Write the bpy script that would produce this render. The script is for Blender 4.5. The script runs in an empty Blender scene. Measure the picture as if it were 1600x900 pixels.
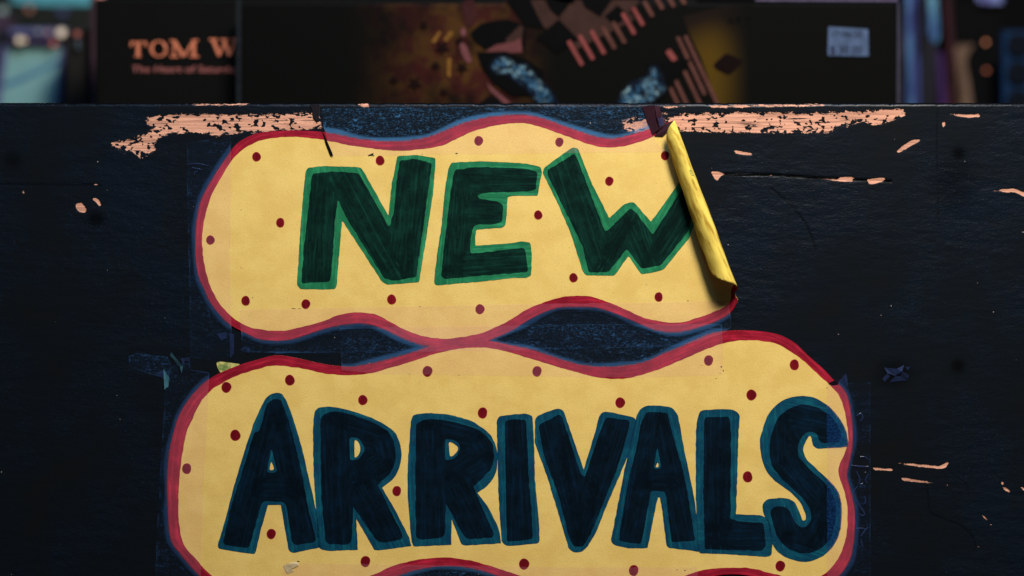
import bpy, math, random
import numpy as np
from mathutils import Vector, noise as mnoise
from mathutils.geometry import delaunay_2d_cdt

scene = bpy.context.scene
col = scene.collection
S = 0.00028            # metres per measuring unit on the front board
DIST = 0.75            # camera to board
random.seed(7)
rng = np.random.default_rng(7)

# ------------------------------------------------------------------ camera
cam_d = bpy.data.cameras.new('camera')
cam = bpy.data.objects.new('camera', cam_d)
col.objects.link(cam)
cam.location = (0, -DIST, 0)
cam.rotation_euler = (math.pi / 2, 0, 0)
cam_d.sensor_width = 36
cam_d.lens = 36 * DIST / (1600 * S)
cam_d.clip_start = 0.01
cam_d.clip_end = 50
cam_d.dof.use_dof = True
cam_d.dof.focus_distance = DIST
cam_d.dof.aperture_fstop = 1.45
scene.camera = cam

# ------------------------------------------------------------------ world
world = bpy.data.worlds.new('World')
scene.world = world
world.use_nodes = True
bg = world.node_tree.nodes['Background']
bg.inputs['Color'].default_value = (0.5, 0.56, 0.66, 1)
bg.inputs['Strength'].default_value = 0.045

# ------------------------------------------------------------------ lamps
def area(name, loc, target, size, power, color, size_y=None):
    d = bpy.data.lights.new(name, 'AREA')
    d.energy = power
    d.color = color
    d.size = size
    if size_y:
        d.shape = 'RECTANGLE'
        d.size_y = size_y
    o = bpy.data.objects.new(name, d)
    col.objects.link(o)
    o.location = loc
    o.rotation_euler = (Vector(target) - Vector(loc)).to_track_quat('-Z', 'Y').to_euler()
    return o

area('key_lamp', (0.24, -0.52, 0.70), (0.05, 0, 0.0), 0.22, 13.6, (1.0, 0.95, 0.88))
area('top_lamp', (0.05, -0.22, 0.75), (0.0, 0.02, 0.05), 0.5, 4.2, (0.20, 0.48, 1.0), 0.2)

scene.view_settings.view_transform = 'Standard'
scene.view_settings.look = 'None'
scene.view_settings.exposure = 0
scene.view_settings.gamma = 1

# ================================================================== helpers
def W(px, py, h=0.0, depth=0.0):
    """measured point -> world, on a plane `depth` metres behind the board face"""
    k = (DIST + depth) / DIST
    return ((px - 800) * S * k, depth - h * 0.001, (450 - py) * S * k)

def tag(o, label=None, cat=None, group=None, kind=None):
    if label: o['label'] = label
    if cat: o['category'] = cat
    if group: o['group'] = group
    if kind: o['kind'] = kind
    return o

def empty(name, loc, label, cat, group=None):
    o = bpy.data.objects.new(name, None)
    o.empty_display_size = 0.01
    col.objects.link(o)
    o.location = loc
    return tag(o, label, cat, group)

def link(name, me, m, parent=None):
    o = bpy.data.objects.new(name, me)
    col.objects.link(o)
    if m is not None:
        me.materials.append(m)
    if parent is not None:
        o.parent = parent
        o.matrix_parent_inverse = parent.matrix_basis.inverted()
    return o

def mesh(name, V, F, attrs=None, smooth=False):
    me = bpy.data.meshes.new(name)
    V = np.asarray(V, dtype=np.float32)
    F = np.asarray(F, dtype=np.int32) if not isinstance(F, list) else F
    if isinstance(F, np.ndarray):
        n, k = F.shape
        me.vertices.add(len(V)); me.vertices.foreach_set('co', V.ravel())
        me.loops.add(n * k); me.loops.foreach_set('vertex_index', F.ravel())
        me.polygons.add(n)
        me.polygons.foreach_set('loop_start', np.arange(0, n * k, k, dtype=np.int32))
        me.update(calc_edges=True)
    else:
        me.from_pydata([tuple(map(float, v)) for v in V], [], F)
        me.update()
    if attrs:
        for an, av in attrs.items():
            av = np.asarray(av, dtype=np.float32)
            if av.ndim == 1:
                a = me.attributes.new(an, 'FLOAT', 'POINT'); a.data.foreach_set('value', av)
            else:
                a = me.attributes.new(an, 'FLOAT_VECTOR', 'POINT'); a.data.foreach_set('vector', av.ravel())
    if smooth:
        me.polygons.foreach_set('use_smooth', [True] * len(me.polygons))
    return me

# ---------------------------------------------------------- outline tools
def round_loop(pts, r, seg=4):
    """round each corner by at most r; a point given twice stays sharp"""
    out = []
    n = len(pts)
    P = [np.array(p[:2], float) for p in pts]
    for i in range(n):
        a, b, c = P[i - 1], P[i], P[(i + 1) % n]
        la, lc = np.linalg.norm(a - b), np.linalg.norm(c - b)
        if la < 1e-6 or lc < 1e-6:
            out.append(b); continue
        k = min(r, la * .5, lc * .5)
        p0 = b + (a - b) / la * k
        p2 = b + (c - b) / lc * k
        for j in range(seg + 1):
            t = j / seg
            out.append((1 - t) ** 2 * p0 + 2 * t * (1 - t) * b + t * t * p2)
    return dedupe(np.array(out))

def spline(pts, step=4.0, closed=True):
    P = np.array([p[:2] for p in pts], float)
    n = len(P)
    out = []
    for i in range(n if closed else n - 1):
        if closed:
            p0, p1, p2, p3 = P[i - 1], P[i], P[(i + 1) % n], P[(i + 2) % n]
        else:
            p0, p1, p2, p3 = P[max(i - 1, 0)], P[i], P[i + 1], P[min(i + 2, n - 1)]
        L = np.linalg.norm(p2 - p1)
        k = max(1, int(L / step))
        d0 = max(np.linalg.norm(p1 - p0), 1e-3) ** .5
        d1 = max(L, 1e-3) ** .5
        d2 = max(np.linalg.norm(p3 - p2), 1e-3) ** .5
        m1 = (p2 - p1) + d1 * ((p1 - p0) / d0 - (p2 - p0) / (d0 + d1)) if np.linalg.norm(p1 - p0) > 1e-6 else (p2 - p1)
        m2 = (p2 - p1) + d1 * ((p3 - p2) / d2 - (p3 - p1) / (d1 + d2)) if np.linalg.norm(p3 - p2) > 1e-6 else (p2 - p1)
        for j in range(k):
            t = j / k
            out.append((2*t**3 - 3*t**2 + 1) * p1 + (t**3 - 2*t**2 + t) * m1 + (-2*t**3 + 3*t**2) * p2 + (t**3 - t**2) * m2)
    return dedupe(np.array(out))

def dedupe(P):
    keep = [0]
    for i in range(1, len(P)):
        if np.linalg.norm(P[i] - P[keep[-1]]) > 0.05:
            keep.append(i)
    if np.linalg.norm(P[keep[-1]] - P[keep[0]]) < 0.05:
        keep.pop()
    return P[keep]

def densify(P, step):
    out = []
    n = len(P)
    for i in range(n):
        a, b = P[i], P[(i + 1) % n]
        k = max(1, int(np.linalg.norm(b - a) / step))
        for j in range(k):
            out.append(a + (b - a) * j / k)
    return np.array(out)

def wobble(P, amp, scale=0.12, seed=0.0, fine=0.35):
    """hand-drawn unevenness along an outline"""
    n = len(P)
    T = np.roll(P, -1, 0) - np.roll(P, 1, 0)
    L = np.linalg.norm(T, axis=1, keepdims=True); L[L < 1e-6] = 1
    N = np.stack([T[:, 1], -T[:, 0]], 1) / L
    o = np.array([mnoise.noise(Vector((p[0] * scale, p[1] * scale, seed))) + fine * mnoise.noise(Vector((p[0] * scale * 5, p[1] * scale * 5, seed + 9))) for p in P])
    return P + N * (o * amp)[:, None]

def inside(pts, loop):
    x, y = pts[:, 0], pts[:, 1]
    r = np.zeros(len(pts), bool)
    n = len(loop)
    for i in range(n):
        x0, y0 = loop[i - 1]; x1, y1 = loop[i]
        if y0 == y1: continue
        c = ((y0 > y) != (y1 > y)) & (x < (x1 - x0) * (y - y0) / (y1 - y0) + x0)
        r ^= c
    return r

def dist_loop(pts, loop):
    d = np.full(len(pts), 1e9)
    n = len(loop)
    for i in range(n):
        a = loop[i - 1]; b = loop[i]
        ab = b - a
        L2 = max(ab @ ab, 1e-9)
        t = np.clip(((pts - a) @ ab) / L2, 0, 1)
        q = a + t[:, None] * ab
        dd = ((pts - q) ** 2).sum(1)
        d = np.minimum(d, dd)
    return np.sqrt(d)

def sdf(pts, loop):
    loop = np.asarray(loop, float)
    d = dist_loop(pts, loop)
    return np.where(inside(pts, loop), d, -d)

def fill(loops, spacing=None):
    """triangulate outer loop and holes, with inner points; returns 2-D verts, faces, edge distance"""
    pts = []; edges = []; k = 0
    for lp in loops:
        n = len(lp)
        pts += [Vector((float(p[0]), float(p[1]))) for p in lp]
        edges += [(k + i, k + (i + 1) % n) for i in range(n)]
        k += n
    if spacing:
        A = np.concatenate(loops)
        x0, y0 = A.min(0); x1, y1 = A.max(0)
        gx, gy = np.meshgrid(np.arange(x0, x1, spacing), np.arange(y0, y1, spacing))
        g = np.stack([gx.ravel(), gy.ravel()], 1)
        g += rng.uniform(-.15, .15, g.shape) * spacing
        m = inside(g, loops[0])
        for lp in loops[1:]:
            m &= ~inside(g, lp)
        g = g[m]
        if len(g):
            dd = np.min([dist_loop(g, lp) for lp in loops], axis=0)
            g = g[dd > spacing * .35]
            pts += [Vector((float(p[0]), float(p[1]))) for p in g]
    vo, eo, fo, _, _, _ = delaunay_2d_cdt(pts, edges, [], 1 if len(loops) == 1 else 4, 1e-4)
    V = np.array([(v.x, v.y) for v in vo])
    F = np.array([f for f in fo if len(f) == 3], dtype=np.int32)
    # keep only triangles whose centre is inside (safe with holes)
    C = V[F].mean(1)
    m = inside(C, loops[0])
    for lp in loops[1:]:
        m &= ~inside(C, lp)
    F = F[m]
    used = np.unique(F)
    remap = -np.ones(len(V), int); remap[used] = np.arange(len(used))
    V = V[used]; F = remap[F].astype(np.int32)
    # orient so that normals face the viewer (-y in world); y is flipped in measure space
    a, b, c = V[F[:, 0]], V[F[:, 1]], V[F[:, 2]]
    cr = (b[:, 0] - a[:, 0]) * (c[:, 1] - a[:, 1]) - (b[:, 1] - a[:, 1]) * (c[:, 0] - a[:, 0])
    F[cr > 0] = F[cr > 0][:, ::-1]
    D = np.min([dist_loop(V, lp) for lp in loops], axis=0)
    return V, F, D

# ---------------------------------------------------------- the paper surface
E0 = np.array([1054., 190.]); E1 = np.array([1156., 463.])
DV = (E1 - E0) / np.linalg.norm(E1 - E0)
NV = np.array([DV[1], -DV[0]])
def curl_R(t):
    return np.interp(t, [-20, 0, 25, 60, 150, 240, 300], [8, 9, 11.5, 13, 14.5, 17, 18.5])
def st(s, t):
    return tuple(E0 + DV * t + NV * (s - float(curl_R(t))))

def wave(x, y):
    return 0.10 * (1 + np.sin(x * .011 + y * .006 + .7) * .6 + np.sin(y * .021 - x * .004) * .4)

def place(P, off, curl=False):
    """flat drawn points -> world; curl rolls the right end of the upper sign towards the viewer"""
    x, y = P[:, 0].copy(), P[:, 1].copy()
    h = wave(x, y) + off
    X = x.copy(); Y = y.copy()
    if curl:
        q = P - E0
        t = q @ DV
        dp = q @ NV
        R = curl_R(t)
        s = dp + R
        # gentle lift before the roll
        lift = np.clip((s + 28) / 28, 0, 1) ** 2 * 0.10 * ((t > -10) & (t < 300))
        h = h + lift
        m = s > 0
        if m.any():
            a = s[m] / R[m]
            wig = 1 + 0.045 * np.cos(2.6 * a - .8) + 0.03 * np.sin(t[m] * .043 + 1) + 0.008 * np.sin(t[m] * .15)
            Rm = R[m] * wig
            Rin = Rm - off / (S * 1000)
            dx = Rin * np.sin(a)
            hh = (Rm - Rin * np.cos(a)) * S * 1000
            base = E0 + DV * t[m][:, None] + NV * (-R[m])[:, None]
            X[m] = base[:, 0] + NV[0] * dx
            Y[m] = base[:, 1] + NV[1] * dx
            h[m] = wave(x[m], y[m]) + 0.10 + hh
    return np.stack([(X - 800) * S, -h * .001, (450 - Y) * S], 1)

def sheet(name, loops, off, m, parent, curl=False, spacing=None, extra=None, thick=None, smooth=False):
    V, F, D = fill(loops, spacing)
    at = {'ed': D, 'flat': np.concatenate([V, np.zeros((len(V), 1))], 1)}
    if extra:
        at.update(extra(V))
    me = mesh(name, place(V, off, curl), F, at, smooth)
    o = link(name, me, m, parent)
    if thick:
        md = o.modifiers.new('thickness', 'SOLIDIFY')
        md.thickness = thick; md.offset = -1
    return o

# ================================================================== materials
def L(r, g, b):
    f = lambda c: ((c / 255 + .055) / 1.055) ** 2.4 if c > 10 else c / 255 / 12.92
    return (f(r), f(g), f(b), 1)

class M:
    def __init__(s, name):
        s.m = bpy.data.materials.new(name); s.m.use_nodes = True
        s.t = s.m.node_tree; s.n = s.t.nodes; s.n.clear()
        s.out = s.n.new('ShaderNodeOutputMaterial')
    def node(s, typ, **kw):
        n = s.n.new('ShaderNode' + typ)
        for k, v in kw.items(): setattr(n, k, v)
        return n
    def set(s, sock, v):
        if isinstance(v, bpy.types.NodeSocket): s.t.links.new(v, sock)
        elif v is not None: sock.default_value = v
    def math(s, op, a, b=None, c=None, clamp=False):
        n = s.node('Math', operation=op, use_clamp=clamp)
        s.set(n.inputs[0], a); s.set(n.inputs[1], b); s.set(n.inputs[2], c)
        return n.outputs[0]
    def mix(s, f, a, b):
        n = s.node('Mix', data_type='RGBA')
        s.set(n.inputs[0], f); s.set(n.inputs[6], a); s.set(n.inputs[7], b)
        return n.outputs[2]
    def attr(s, name, out='Fac'):
        return s.node('Attribute', attribute_name=name).outputs[out]
    def coord(s):
        """object coordinates in board measure units"""
        n = s.node('TexCoord'); v = s.node('VectorMath', operation='SCALE')
        s.t.links.new(n.outputs['Object'], v.inputs[0]); v.inputs['Scale'].default_value = 1 / S
        return v.outputs[0]
    def scale(s, vec, xyz, rot=0):
        n = s.node('Mapping'); s.t.links.new(vec, n.inputs[0])
        n.inputs['Scale'].default_value = xyz
        n.inputs['Rotation'].default_value = (0, rot, 0)
        return n.outputs[0]
    def noise(s, vec, sc=1, det=3, rough=.55, out=0):
        n = s.node('TexNoise'); s.t.links.new(vec, n.inputs['Vector'])
        n.inputs['Scale'].default_value = sc; n.inputs['Detail'].default_value = det
        n.inputs['Roughness'].default_value = rough
        return n.outputs[out]
    def step(s, v, lo, hi):
        n = s.node('MapRange', interpolation_type='SMOOTHSTEP')
        s.set(n.inputs[0], v); s.set(n.inputs[1], lo); s.set(n.inputs[2], hi)
        return n.outputs[0]
    def bump(s, h, strength, dist=0.0003):
        n = s.node('Bump'); s.set(n.inputs['Height'], h)
        s.set(n.inputs['Strength'], strength); n.inputs['Distance'].default_value = dist
        return n.outputs[0]
    def bsdf(s, color, rough=.5, spec=.3, normal=None, metal=0, coat=0):
        n = s.node('BsdfPrincipled')
        s.set(n.inputs['Base Color'], color); s.set(n.inputs['Roughness'], rough)
        s.set(n.inputs['Specular IOR Level'], spec); s.set(n.inputs['Metallic'], metal)
        s.set(n.inputs['Coat Weight'], coat)
        if normal is not None: s.set(n.inputs['Normal'], normal)
        return n.outputs[0]
    def end(s, sh):
        s.t.links.new(sh, s.out.inputs[0]); return s.m

def mat_plain(name, rgb, rough=.5, spec=.3, var=.25, sc=.05, coat=0):
    m = M(name); c = m.coord()
    n = m.noise(c, sc, 4)
    a = tuple(v * (1 - var) for v in rgb[:3]) + (1,)
    b = tuple(min(1, v * (1 + var)) for v in rgb[:3]) + (1,)
    return m.end(m.bsdf(m.mix(n, a, b), rough, spec, m.bump(m.noise(c, .4, 2), .2), coat=coat))

def mat_paint():
    m = M('navy_board_paint'); c = m.coord()
    chip = m.attr('chip'); amp = m.attr('chipamp')
    # ragged rim of the worn places
    n1 = m.math('SUBTRACT', m.noise(m.scale(c, (.055, 1, .15)), 1, 5, .68), .5)
    n2 = m.math('SUBTRACT', m.noise(m.scale(c, (.16, 1, .26)), 1, 4, .6), .5)
    v = m.math('ADD', chip, m.math('MULTIPLY', amp, m.math('ADD', m.math('MULTIPLY', n1, 3.6), m.math('MULTIPLY', n2, 2.4))))
    v = m.math('ADD', v, m.math('MULTIPLY', m.math('SUBTRACT', m.noise(c, .55, 2, .8), .5), m.math('ADD', .8, amp)))
    wood = m.step(v, -.4, .5)
    # islands of paint left inside the worn places
    isl = m.math('ADD', m.math('MULTIPLY', m.noise(m.scale(c, (.12, 1, .16)), 1, 1, .5), .75), m.math('MULTIPLY', m.noise(m.scale(c, (.045, 1, .4)), 1, 3, .6), .25))
    isl2 = m.noise(m.scale(c, (.012, 1, .03)), 1, 2, .5)
    thr = m.math('ADD', .69, m.math('MULTIPLY', isl2, -.24))
    isl = m.step(m.math('SUBTRACT', isl, thr), -.008, .008)
    strk = m.step(m.noise(m.scale(c, (.014, 1, .40)), 1, 4, .65), .60, .64)
    isl = m.math('MAXIMUM', isl, m.math('MULTIPLY', strk, m.step(m.noise(m.scale(c, (.03, 1, .05)), 1, 2), .46, .56)))
    isl = m.math('MULTIPLY', isl, m.step(amp, 1.5, 3.0))
    wood = m.math('MULTIPLY', wood, m.math('SUBTRACT', 1, isl))
    grain = m.noise(m.scale(c, (.012, 1, .45)), 1, 5, .6)
    fib = m.noise(m.scale(c, (.05, 1, 1.2)), 1, 3, .6)
    wc = m.mix(m.step(grain, .3, .62), (.42, .195, .122, 1), (.76, .375, .235, 1))
    wc = m.mix(m.math('MULTIPLY', m.step(fib, .52, .72), .5), wc, (.42, .18, .11, 1))
    big = m.step(m.noise(c, .0045, 5, .7), .22, .74)
    pc = m.mix(big, (.0050, .0053, .0046, 1), (.0032, .0068, .0125, 1))
    sp = m.step(m.noise(m.scale(c, (.25, 1, .35)), 1, 2), .60, .78)
    pc = m.mix(m.math('MULTIPLY', m.math('MULTIPLY', sp, m.step(m.noise(c, .0045, 3), .40, .60)), .9), pc, (.008, .018, .036, 1))  # blue glints on the paint relief painted in as dabs
    dark = m.attr('shade_smudge')
    pc = m.mix(dark, pc, (.0012, .0012, .0012, 1))
    spk = m.math('GREATER_THAN', m.noise(m.scale(c, (.2, 1, .2)), 1, 0), .895)
    pc = m.mix(m.math('MULTIPLY', spk, .6), pc, (.5, .42, .38, 1))
    colr = m.mix(wood, pc, wc)
    b1 = m.noise(m.scale(c, (.05, 1, .10), .3), 1, 5, .62)
    b2 = m.noise(m.scale(c, (.25, 1, .42)), 1, 3, .6)
    b3 = m.noise(m.scale(c, (.015, 1, .05), -.1), 1, 3, .5)
    h = m.math('ADD', m.math('MULTIPLY', b1, .9), m.math('ADD', m.math('MULTIPLY', b2, .35), m.math('MULTIPLY', b3, 1.4)))
    h = m.math('SUBTRACT', h, m.math('MULTIPLY', wood, .8))
    h = m.math('ADD', h, m.math('MULTIPLY', m.math('MULTIPLY', grain, wood), .3))
    rough = m.math('ADD', .36, m.math('MULTIPLY', wood, .4))
    spec = m.math('SUBTRACT', m.math('SUBTRACT', .17, m.math('MULTIPLY', dark, .15)), m.math('MULTIPLY', wood, .15))
    return m.end(m.bsdf(colr, rough, spec, m.bump(h, m.math('ADD', .14, m.math('MULTIPLY', m.step(m.noise(c, .0045, 3), .40, .60), .55)), .0005)))

def mat_paper():
    m = M('yellow_card'); c = m.attr('flat', 'Vector')
    f = m.noise(c, .42, 3, .8)
    f2 = m.noise(c, .02, 3)
    col0 = m.mix(m.step(f2, .35, .65), (.76, .505, .13, 1), (.82, .57, .16, 1))
    f3 = m.noise(c, .12, 4, .7)
    col0 = m.mix(m.math('MULTIPLY', m.step(f3, .45, .75), .09), col0, (.58, .42, .13, 1))
    col0 = m.mix(m.math('MULTIPLY', m.step(f, .44, .70), .40), col0, (.50, .31, .065, 1))
    fl = m.math('GREATER_THAN', m.noise(c, .42, 1), .80)
    col0 = m.mix(m.math('MULTIPLY', fl, .55), col0, (.25, .14, .05, 1))
    st2 = m.step(m.noise(c, .009, 4), .60, .85)
    col0 = m.mix(m.math('MULTIPLY', st2, .3), col0, (.62, .42, .16, 1))
    geo = m.node('NewGeometry').outputs['Backfacing']
    bk = m.noise(m.scale(m.attr('stroke', 'Vector'), (.11, .016, 1)), 1, 4, .65)
    bcol = m.mix(m.step(bk, .42, .68), (.78, .57, .095, 1), (.34, .18, .012, 1))
    colr = m.mix(m.attr('back'), col0, bcol)
    return m.end(m.bsdf(colr, .75, .12, m.bump(m.math('ADD', m.noise(c, .3, 3, .7), m.math('MULTIPLY', m.noise(c, .018, 2), 9)), .22, .00012)))

def mat_ink(name, dark, light, streak=1.0, edge=None, edge_w=1.2, rough=.6, spec=.05):
    """marker ink: streaks run along the drawn strokes (attribute stroke), laps are darker"""
    m = M(name); c = m.attr('flat', 'Vector')
    uv = m.attr('stroke', 'Vector')
    s1 = m.noise(m.scale(uv, (.22, .012, 1)), 1, 4, .65)
    s2 = m.noise(m.scale(uv, (.6, .03, 1)), 1, 2, .5)
    g = m.noise(c, .9, 2, .8)
    pool = m.noise(c, .04, 3)
    f = m.math('ADD', m.math('MULTIPLY', m.step(s1, .42, .78), .75 * streak), m.math('MULTIPLY', m.step(pool, .38, .7), .3))
    f = m.math('ADD', f, m.math('MULTIPLY', m.math('SUBTRACT', g, .5), 1.1), clamp=True)
    colr = m.mix(f, dark, light)
    lap = m.attr('lap')
    colr = m.mix(m.math('MULTIPLY', lap, .4), colr, tuple(v * .35 for v in dark[:3]) + (1,))
    # skipped fibres where the pen ran dry
    dry = m.step(m.noise(m.scale(uv, (.45, .03, 1)), 1, 3, .7), .66, .76)
    colr = m.mix(m.math('MULTIPLY', dry, .3 * streak), colr, tuple(min(1, v * 3 + .05) for v in light[:3]) + (1,))
    if edge:
        e = m.step(m.attr('ed'), edge_w, 0.0)
        colr = m.mix(m.math('MULTIPLY', e, .6), colr, edge)
    r = m.math('ADD', rough - .1, m.math('MULTIPLY', g, .2))
    return m.end(m.bsdf(colr, r, spec, m.bump(m.noise(c, .35, 3), .12, .0001)))

def mat_tape():
    m = M('clear_tape'); c = m.coord()
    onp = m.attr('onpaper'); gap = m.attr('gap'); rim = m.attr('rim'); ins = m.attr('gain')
    # air bubbles in the film where it lies on the rough board
    a1 = m.noise(m.scale(c, (.10, 1, .24)), 1, 3, .7)
    a2 = m.noise(m.scale(c, (.3, 1, .6)), 1, 2, .7)
    a3 = m.noise(m.scale(c, (.02, 1, .05)), 1, 3, .6)
    bub = m.math('ADD', m.math('MULTIPLY', m.step(a2, .5, .78), .5), m.math('MULTIPLY', m.step(a1, .56, .70), .42))
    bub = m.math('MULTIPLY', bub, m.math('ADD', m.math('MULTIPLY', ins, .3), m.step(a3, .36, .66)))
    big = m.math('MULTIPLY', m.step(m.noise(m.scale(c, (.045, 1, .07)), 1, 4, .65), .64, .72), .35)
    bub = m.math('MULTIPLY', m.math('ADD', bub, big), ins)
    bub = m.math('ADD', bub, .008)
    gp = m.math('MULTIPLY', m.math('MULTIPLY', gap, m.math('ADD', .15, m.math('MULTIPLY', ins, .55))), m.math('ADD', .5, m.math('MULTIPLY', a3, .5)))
    board = m.math('MAXIMUM', bub, gp)
    pap = m.math('ADD', m.math('ADD', .06, m.math('MULTIPLY', m.attr('onink'), .19)), m.math('MULTIPLY', m.math('SUBTRACT', a2, .5), .04))
    f = m.node('Mix'); m.set(f.inputs[0], onp); m.set(f.inputs[2], board); m.set(f.inputs[3], pap)
    f = m.math('ADD', f.outputs[0], m.math('MULTIPLY', rim, m.math('MULTIPLY', m.step(a3, .4, .62), m.math('SUBTRACT', .17, m.math('MULTIPLY', onp, .14)))), clamp=True)
    cb = m.mix(m.attr('gain'), (.028, .07, .25, 1), (.05, .17, .33, 1))  # bluish sky reflection and dimmer lower strips put into the film colour
    colr = m.mix(onp, cb, (1.0, .42, .56, 1))
    ink = m.attr('onink')
    colr = m.mix(ink, colr, m.mix(m.step(a2, .4, .65), (.004, .025, .12, 1), (.02, .12, .36, 1)))
    d = m.bsdf(colr, .4, .15, m.bump(a1, .25, .0001))
    t = m.node('BsdfTransparent')
    t.inputs[0].default_value = (.985, .985, .99, 1)
    mx = m.node('MixShader')
    m.set(mx.inputs[0], f); m.t.links.new(t.outputs[0], mx.inputs[1]); m.t.links.new(d, mx.inputs[2])
    return m.end(mx.outputs[0])

def mat_film(name, colr, f):
    m = M(name); c = m.coord()
    n = m.noise(m.scale(c, (.08, 1, .08)), 1, 4, .7)
    d = m.bsdf(m.mix(n, tuple(v * .4 for v in colr[:3]) + (1,), colr), .25, .6)
    t = m.node('BsdfTransparent')
    mx = m.node('MixShader')
    m.set(mx.inputs[0], m.math('MULTIPLY', m.math('ADD', .5, n), f, clamp=True)); m.t.links.new(t.outputs[0], mx.inputs[1]); m.t.links.new(d, mx.inputs[2])
    return m.end(mx.outputs[0])

PAINT = mat_paint()
PAPER = mat_paper()
TAPE = mat_tape()
RED = mat_ink('red_marker', (.22, .007, .018, 1), (.62, .026, .056, 1), 1.0, (.30, .006, .02, 1), 2.2)
DOT = mat_ink('dark_red_marker', (.11, .003, .007, 1), (.27, .007, .012, 1), .8, (.42, .03, .03, 1), 1.6)
GREEN_O = mat_ink('green_marker', (.010, .12, .048, 1), (.04, .33, .13, 1), .9, (.010, .09, .04, 1), 1.3)
GREEN_F = mat_ink('dark_green_marker', (.0012, .0085, .0068, 1), (.0050, .050, .030, 1), 1.0)
TEAL_O = mat_ink('teal_marker', (.003, .036, .072, 1), (.007, .13, .155, 1), .9, (.004, .03, .06, 1), 1.3)
NAVY_F = mat_ink('navy_marker', (.0012, .0044, .0072, 1), (.0024, .0170, .040, 1), 1.0)
BLACKCARD = mat_plain('black_sleeve_card', (.0042, .0042, .0036, 1), .6, .02, .2)
GREY = mat_plain('dark_plastic', (.012, .012, .016, 1), .35, .3)

# ================================================================== record bin
bin_o = empty('record_bin', (0, 0.009, -0.06), 'navy painted wooden record bin with chipped bare wood streaks, carrying both paper signs', 'record bin')

CH_BIG = [
 [(231,186),(246,180),(300,178.5),(400,179),(447,178),(482,176),(497,180),(500,187),(503,198),(475,203),(440,203),(400,206),(375,207),(337,211),(307,207),(270,207),(252,214),(240,225),(243,235),(232,241),(219,246),(205,235),(195,237),(180,231),(175,224),(182,222),(212,216),(232,208),(240,200),(230,192)],
 [(972,190),(990,184),(1012,186),(1018,200),(1012,207),(995,207),(976,202)],
 [(1037,186),(1070,178),(1125,177),(1200,176),(1275,178),(1330,176),(1360,173),(1410,171),(1414,180),(1395,189),(1375,195),(1350,189),(1307,200),(1295,207),(1257,206),(1200,206),(1175,207),(1062,205),(1048,196)],
]
CH_THIN = [
 [(1035,166),(1070,165.5),(1072,167),(1040,168.5)],[(1108,165),(1200,163.5),(1290,163.5),(1285,165),(1180,167),(1112,168)],
 [(1028,177),(1045,176.5),(1042,178.5),(1030,178.5)],
 [(560,163),(575,162),(577,167),(566,168)],[(634,163),(639,163),(638,165)],
 [(300,163),(390,162),(380,164),(305,164)],
]
CH_SMALL = [
 [(1483,178),(1505,179),(1530,178),(1532,182),(1515,184),(1500,182)],
 [(1472,191),(1477,190),(1477,196),(1474,199),(1472,196)],
 [(1401,237),(1410,228),(1425,219),(1437,217),(1438,220),(1422,229),(1404,239)],
 [(1146,236),(1150,235),(1163,237),(1174,238),(1177,243),(1165,242),(1150,240)],
 [(1111,268),(1124,268),(1133,272),(1126,275),(1121,283),(1116,279)],
 [(1283,279),(1310,280),(1312,277),(1327,276),(1336,278),(1331,281),(1335,284),(1310,283)],
 [(1354,280),(1370,278),(1385,278),(1380,283),(1358,289)],
 [(1546,299),(1562,296),(1585,294),(1602,301),(1602,308),(1585,300),(1567,300),(1562,298)],
 [(1202,273),(1207,273),(1205,275)],
 [(118,318),(127,316),(132,321),(135,328),(134,332),(125,332),(119,326)],
 [(144,310),(151,309),(156,314),(158,320),(156,322),(151,318)],
 [(146,289),(150,287),(154,289)],
 [(1363,730),(1380,732),(1394,732),(1395,736),(1366,734)],
 [(1398,723),(1430,725),(1468,729),(1483,720),(1479,730),(1470,732.5),(1430,728.5)],
 [(1408,747),(1415,747),(1440,751),(1460,754),(1440,754),(1411,751)],
 [(1477,756),(1482,757),(1481,759)],
 [(1564,753),(1568,752),(1568,757),(1565,757)],
 [(1567,760),(1574,763),(1580,769),(1577,770),(1569,765)],
 [(1593,760),(1602,763),(1602,768)],
 [(1534,804),(1538,807),(1544,813),(1541,813)],[(1546,816),(1550,820),(1548,820)],
 [(1524,853),(1532,854),(1530,856)],
 [(35,298),(38,298),(38,302),(36,302)],
]
CRACKS = [  # polyline, width, depth mm
 ([(-60,286),(60,288),(160,289)], 1.7, .24),
 ([(1133,272),(1200,273),(1270,277),(1345,281),(1392,283)], 2.4, .6),
 ([(1205,295),(1240,322),(1262,355),(1275,388)], 2.2, .22),
 ([(1465,165),(1464,240),(1467,352)], 1.1, .2),
 ([(1448,757),(1453,800),(1460,805),(1500,820),(1518,835),(1525,853)], 1.4, .2),
 ([(1480,733),(1510,757),(1514,772)], 1.0, .15),
 ([(1550,735),(1566,752)], 1.0, .15),
]
SOOT = [(1492,285,34,46,.4),(1498,240,12,12,.8),(150,342,14,12,.7),(1497,572,12,12,.7),(1397,583,30,22,.5),(20,250,14,14,.5)]

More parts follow.
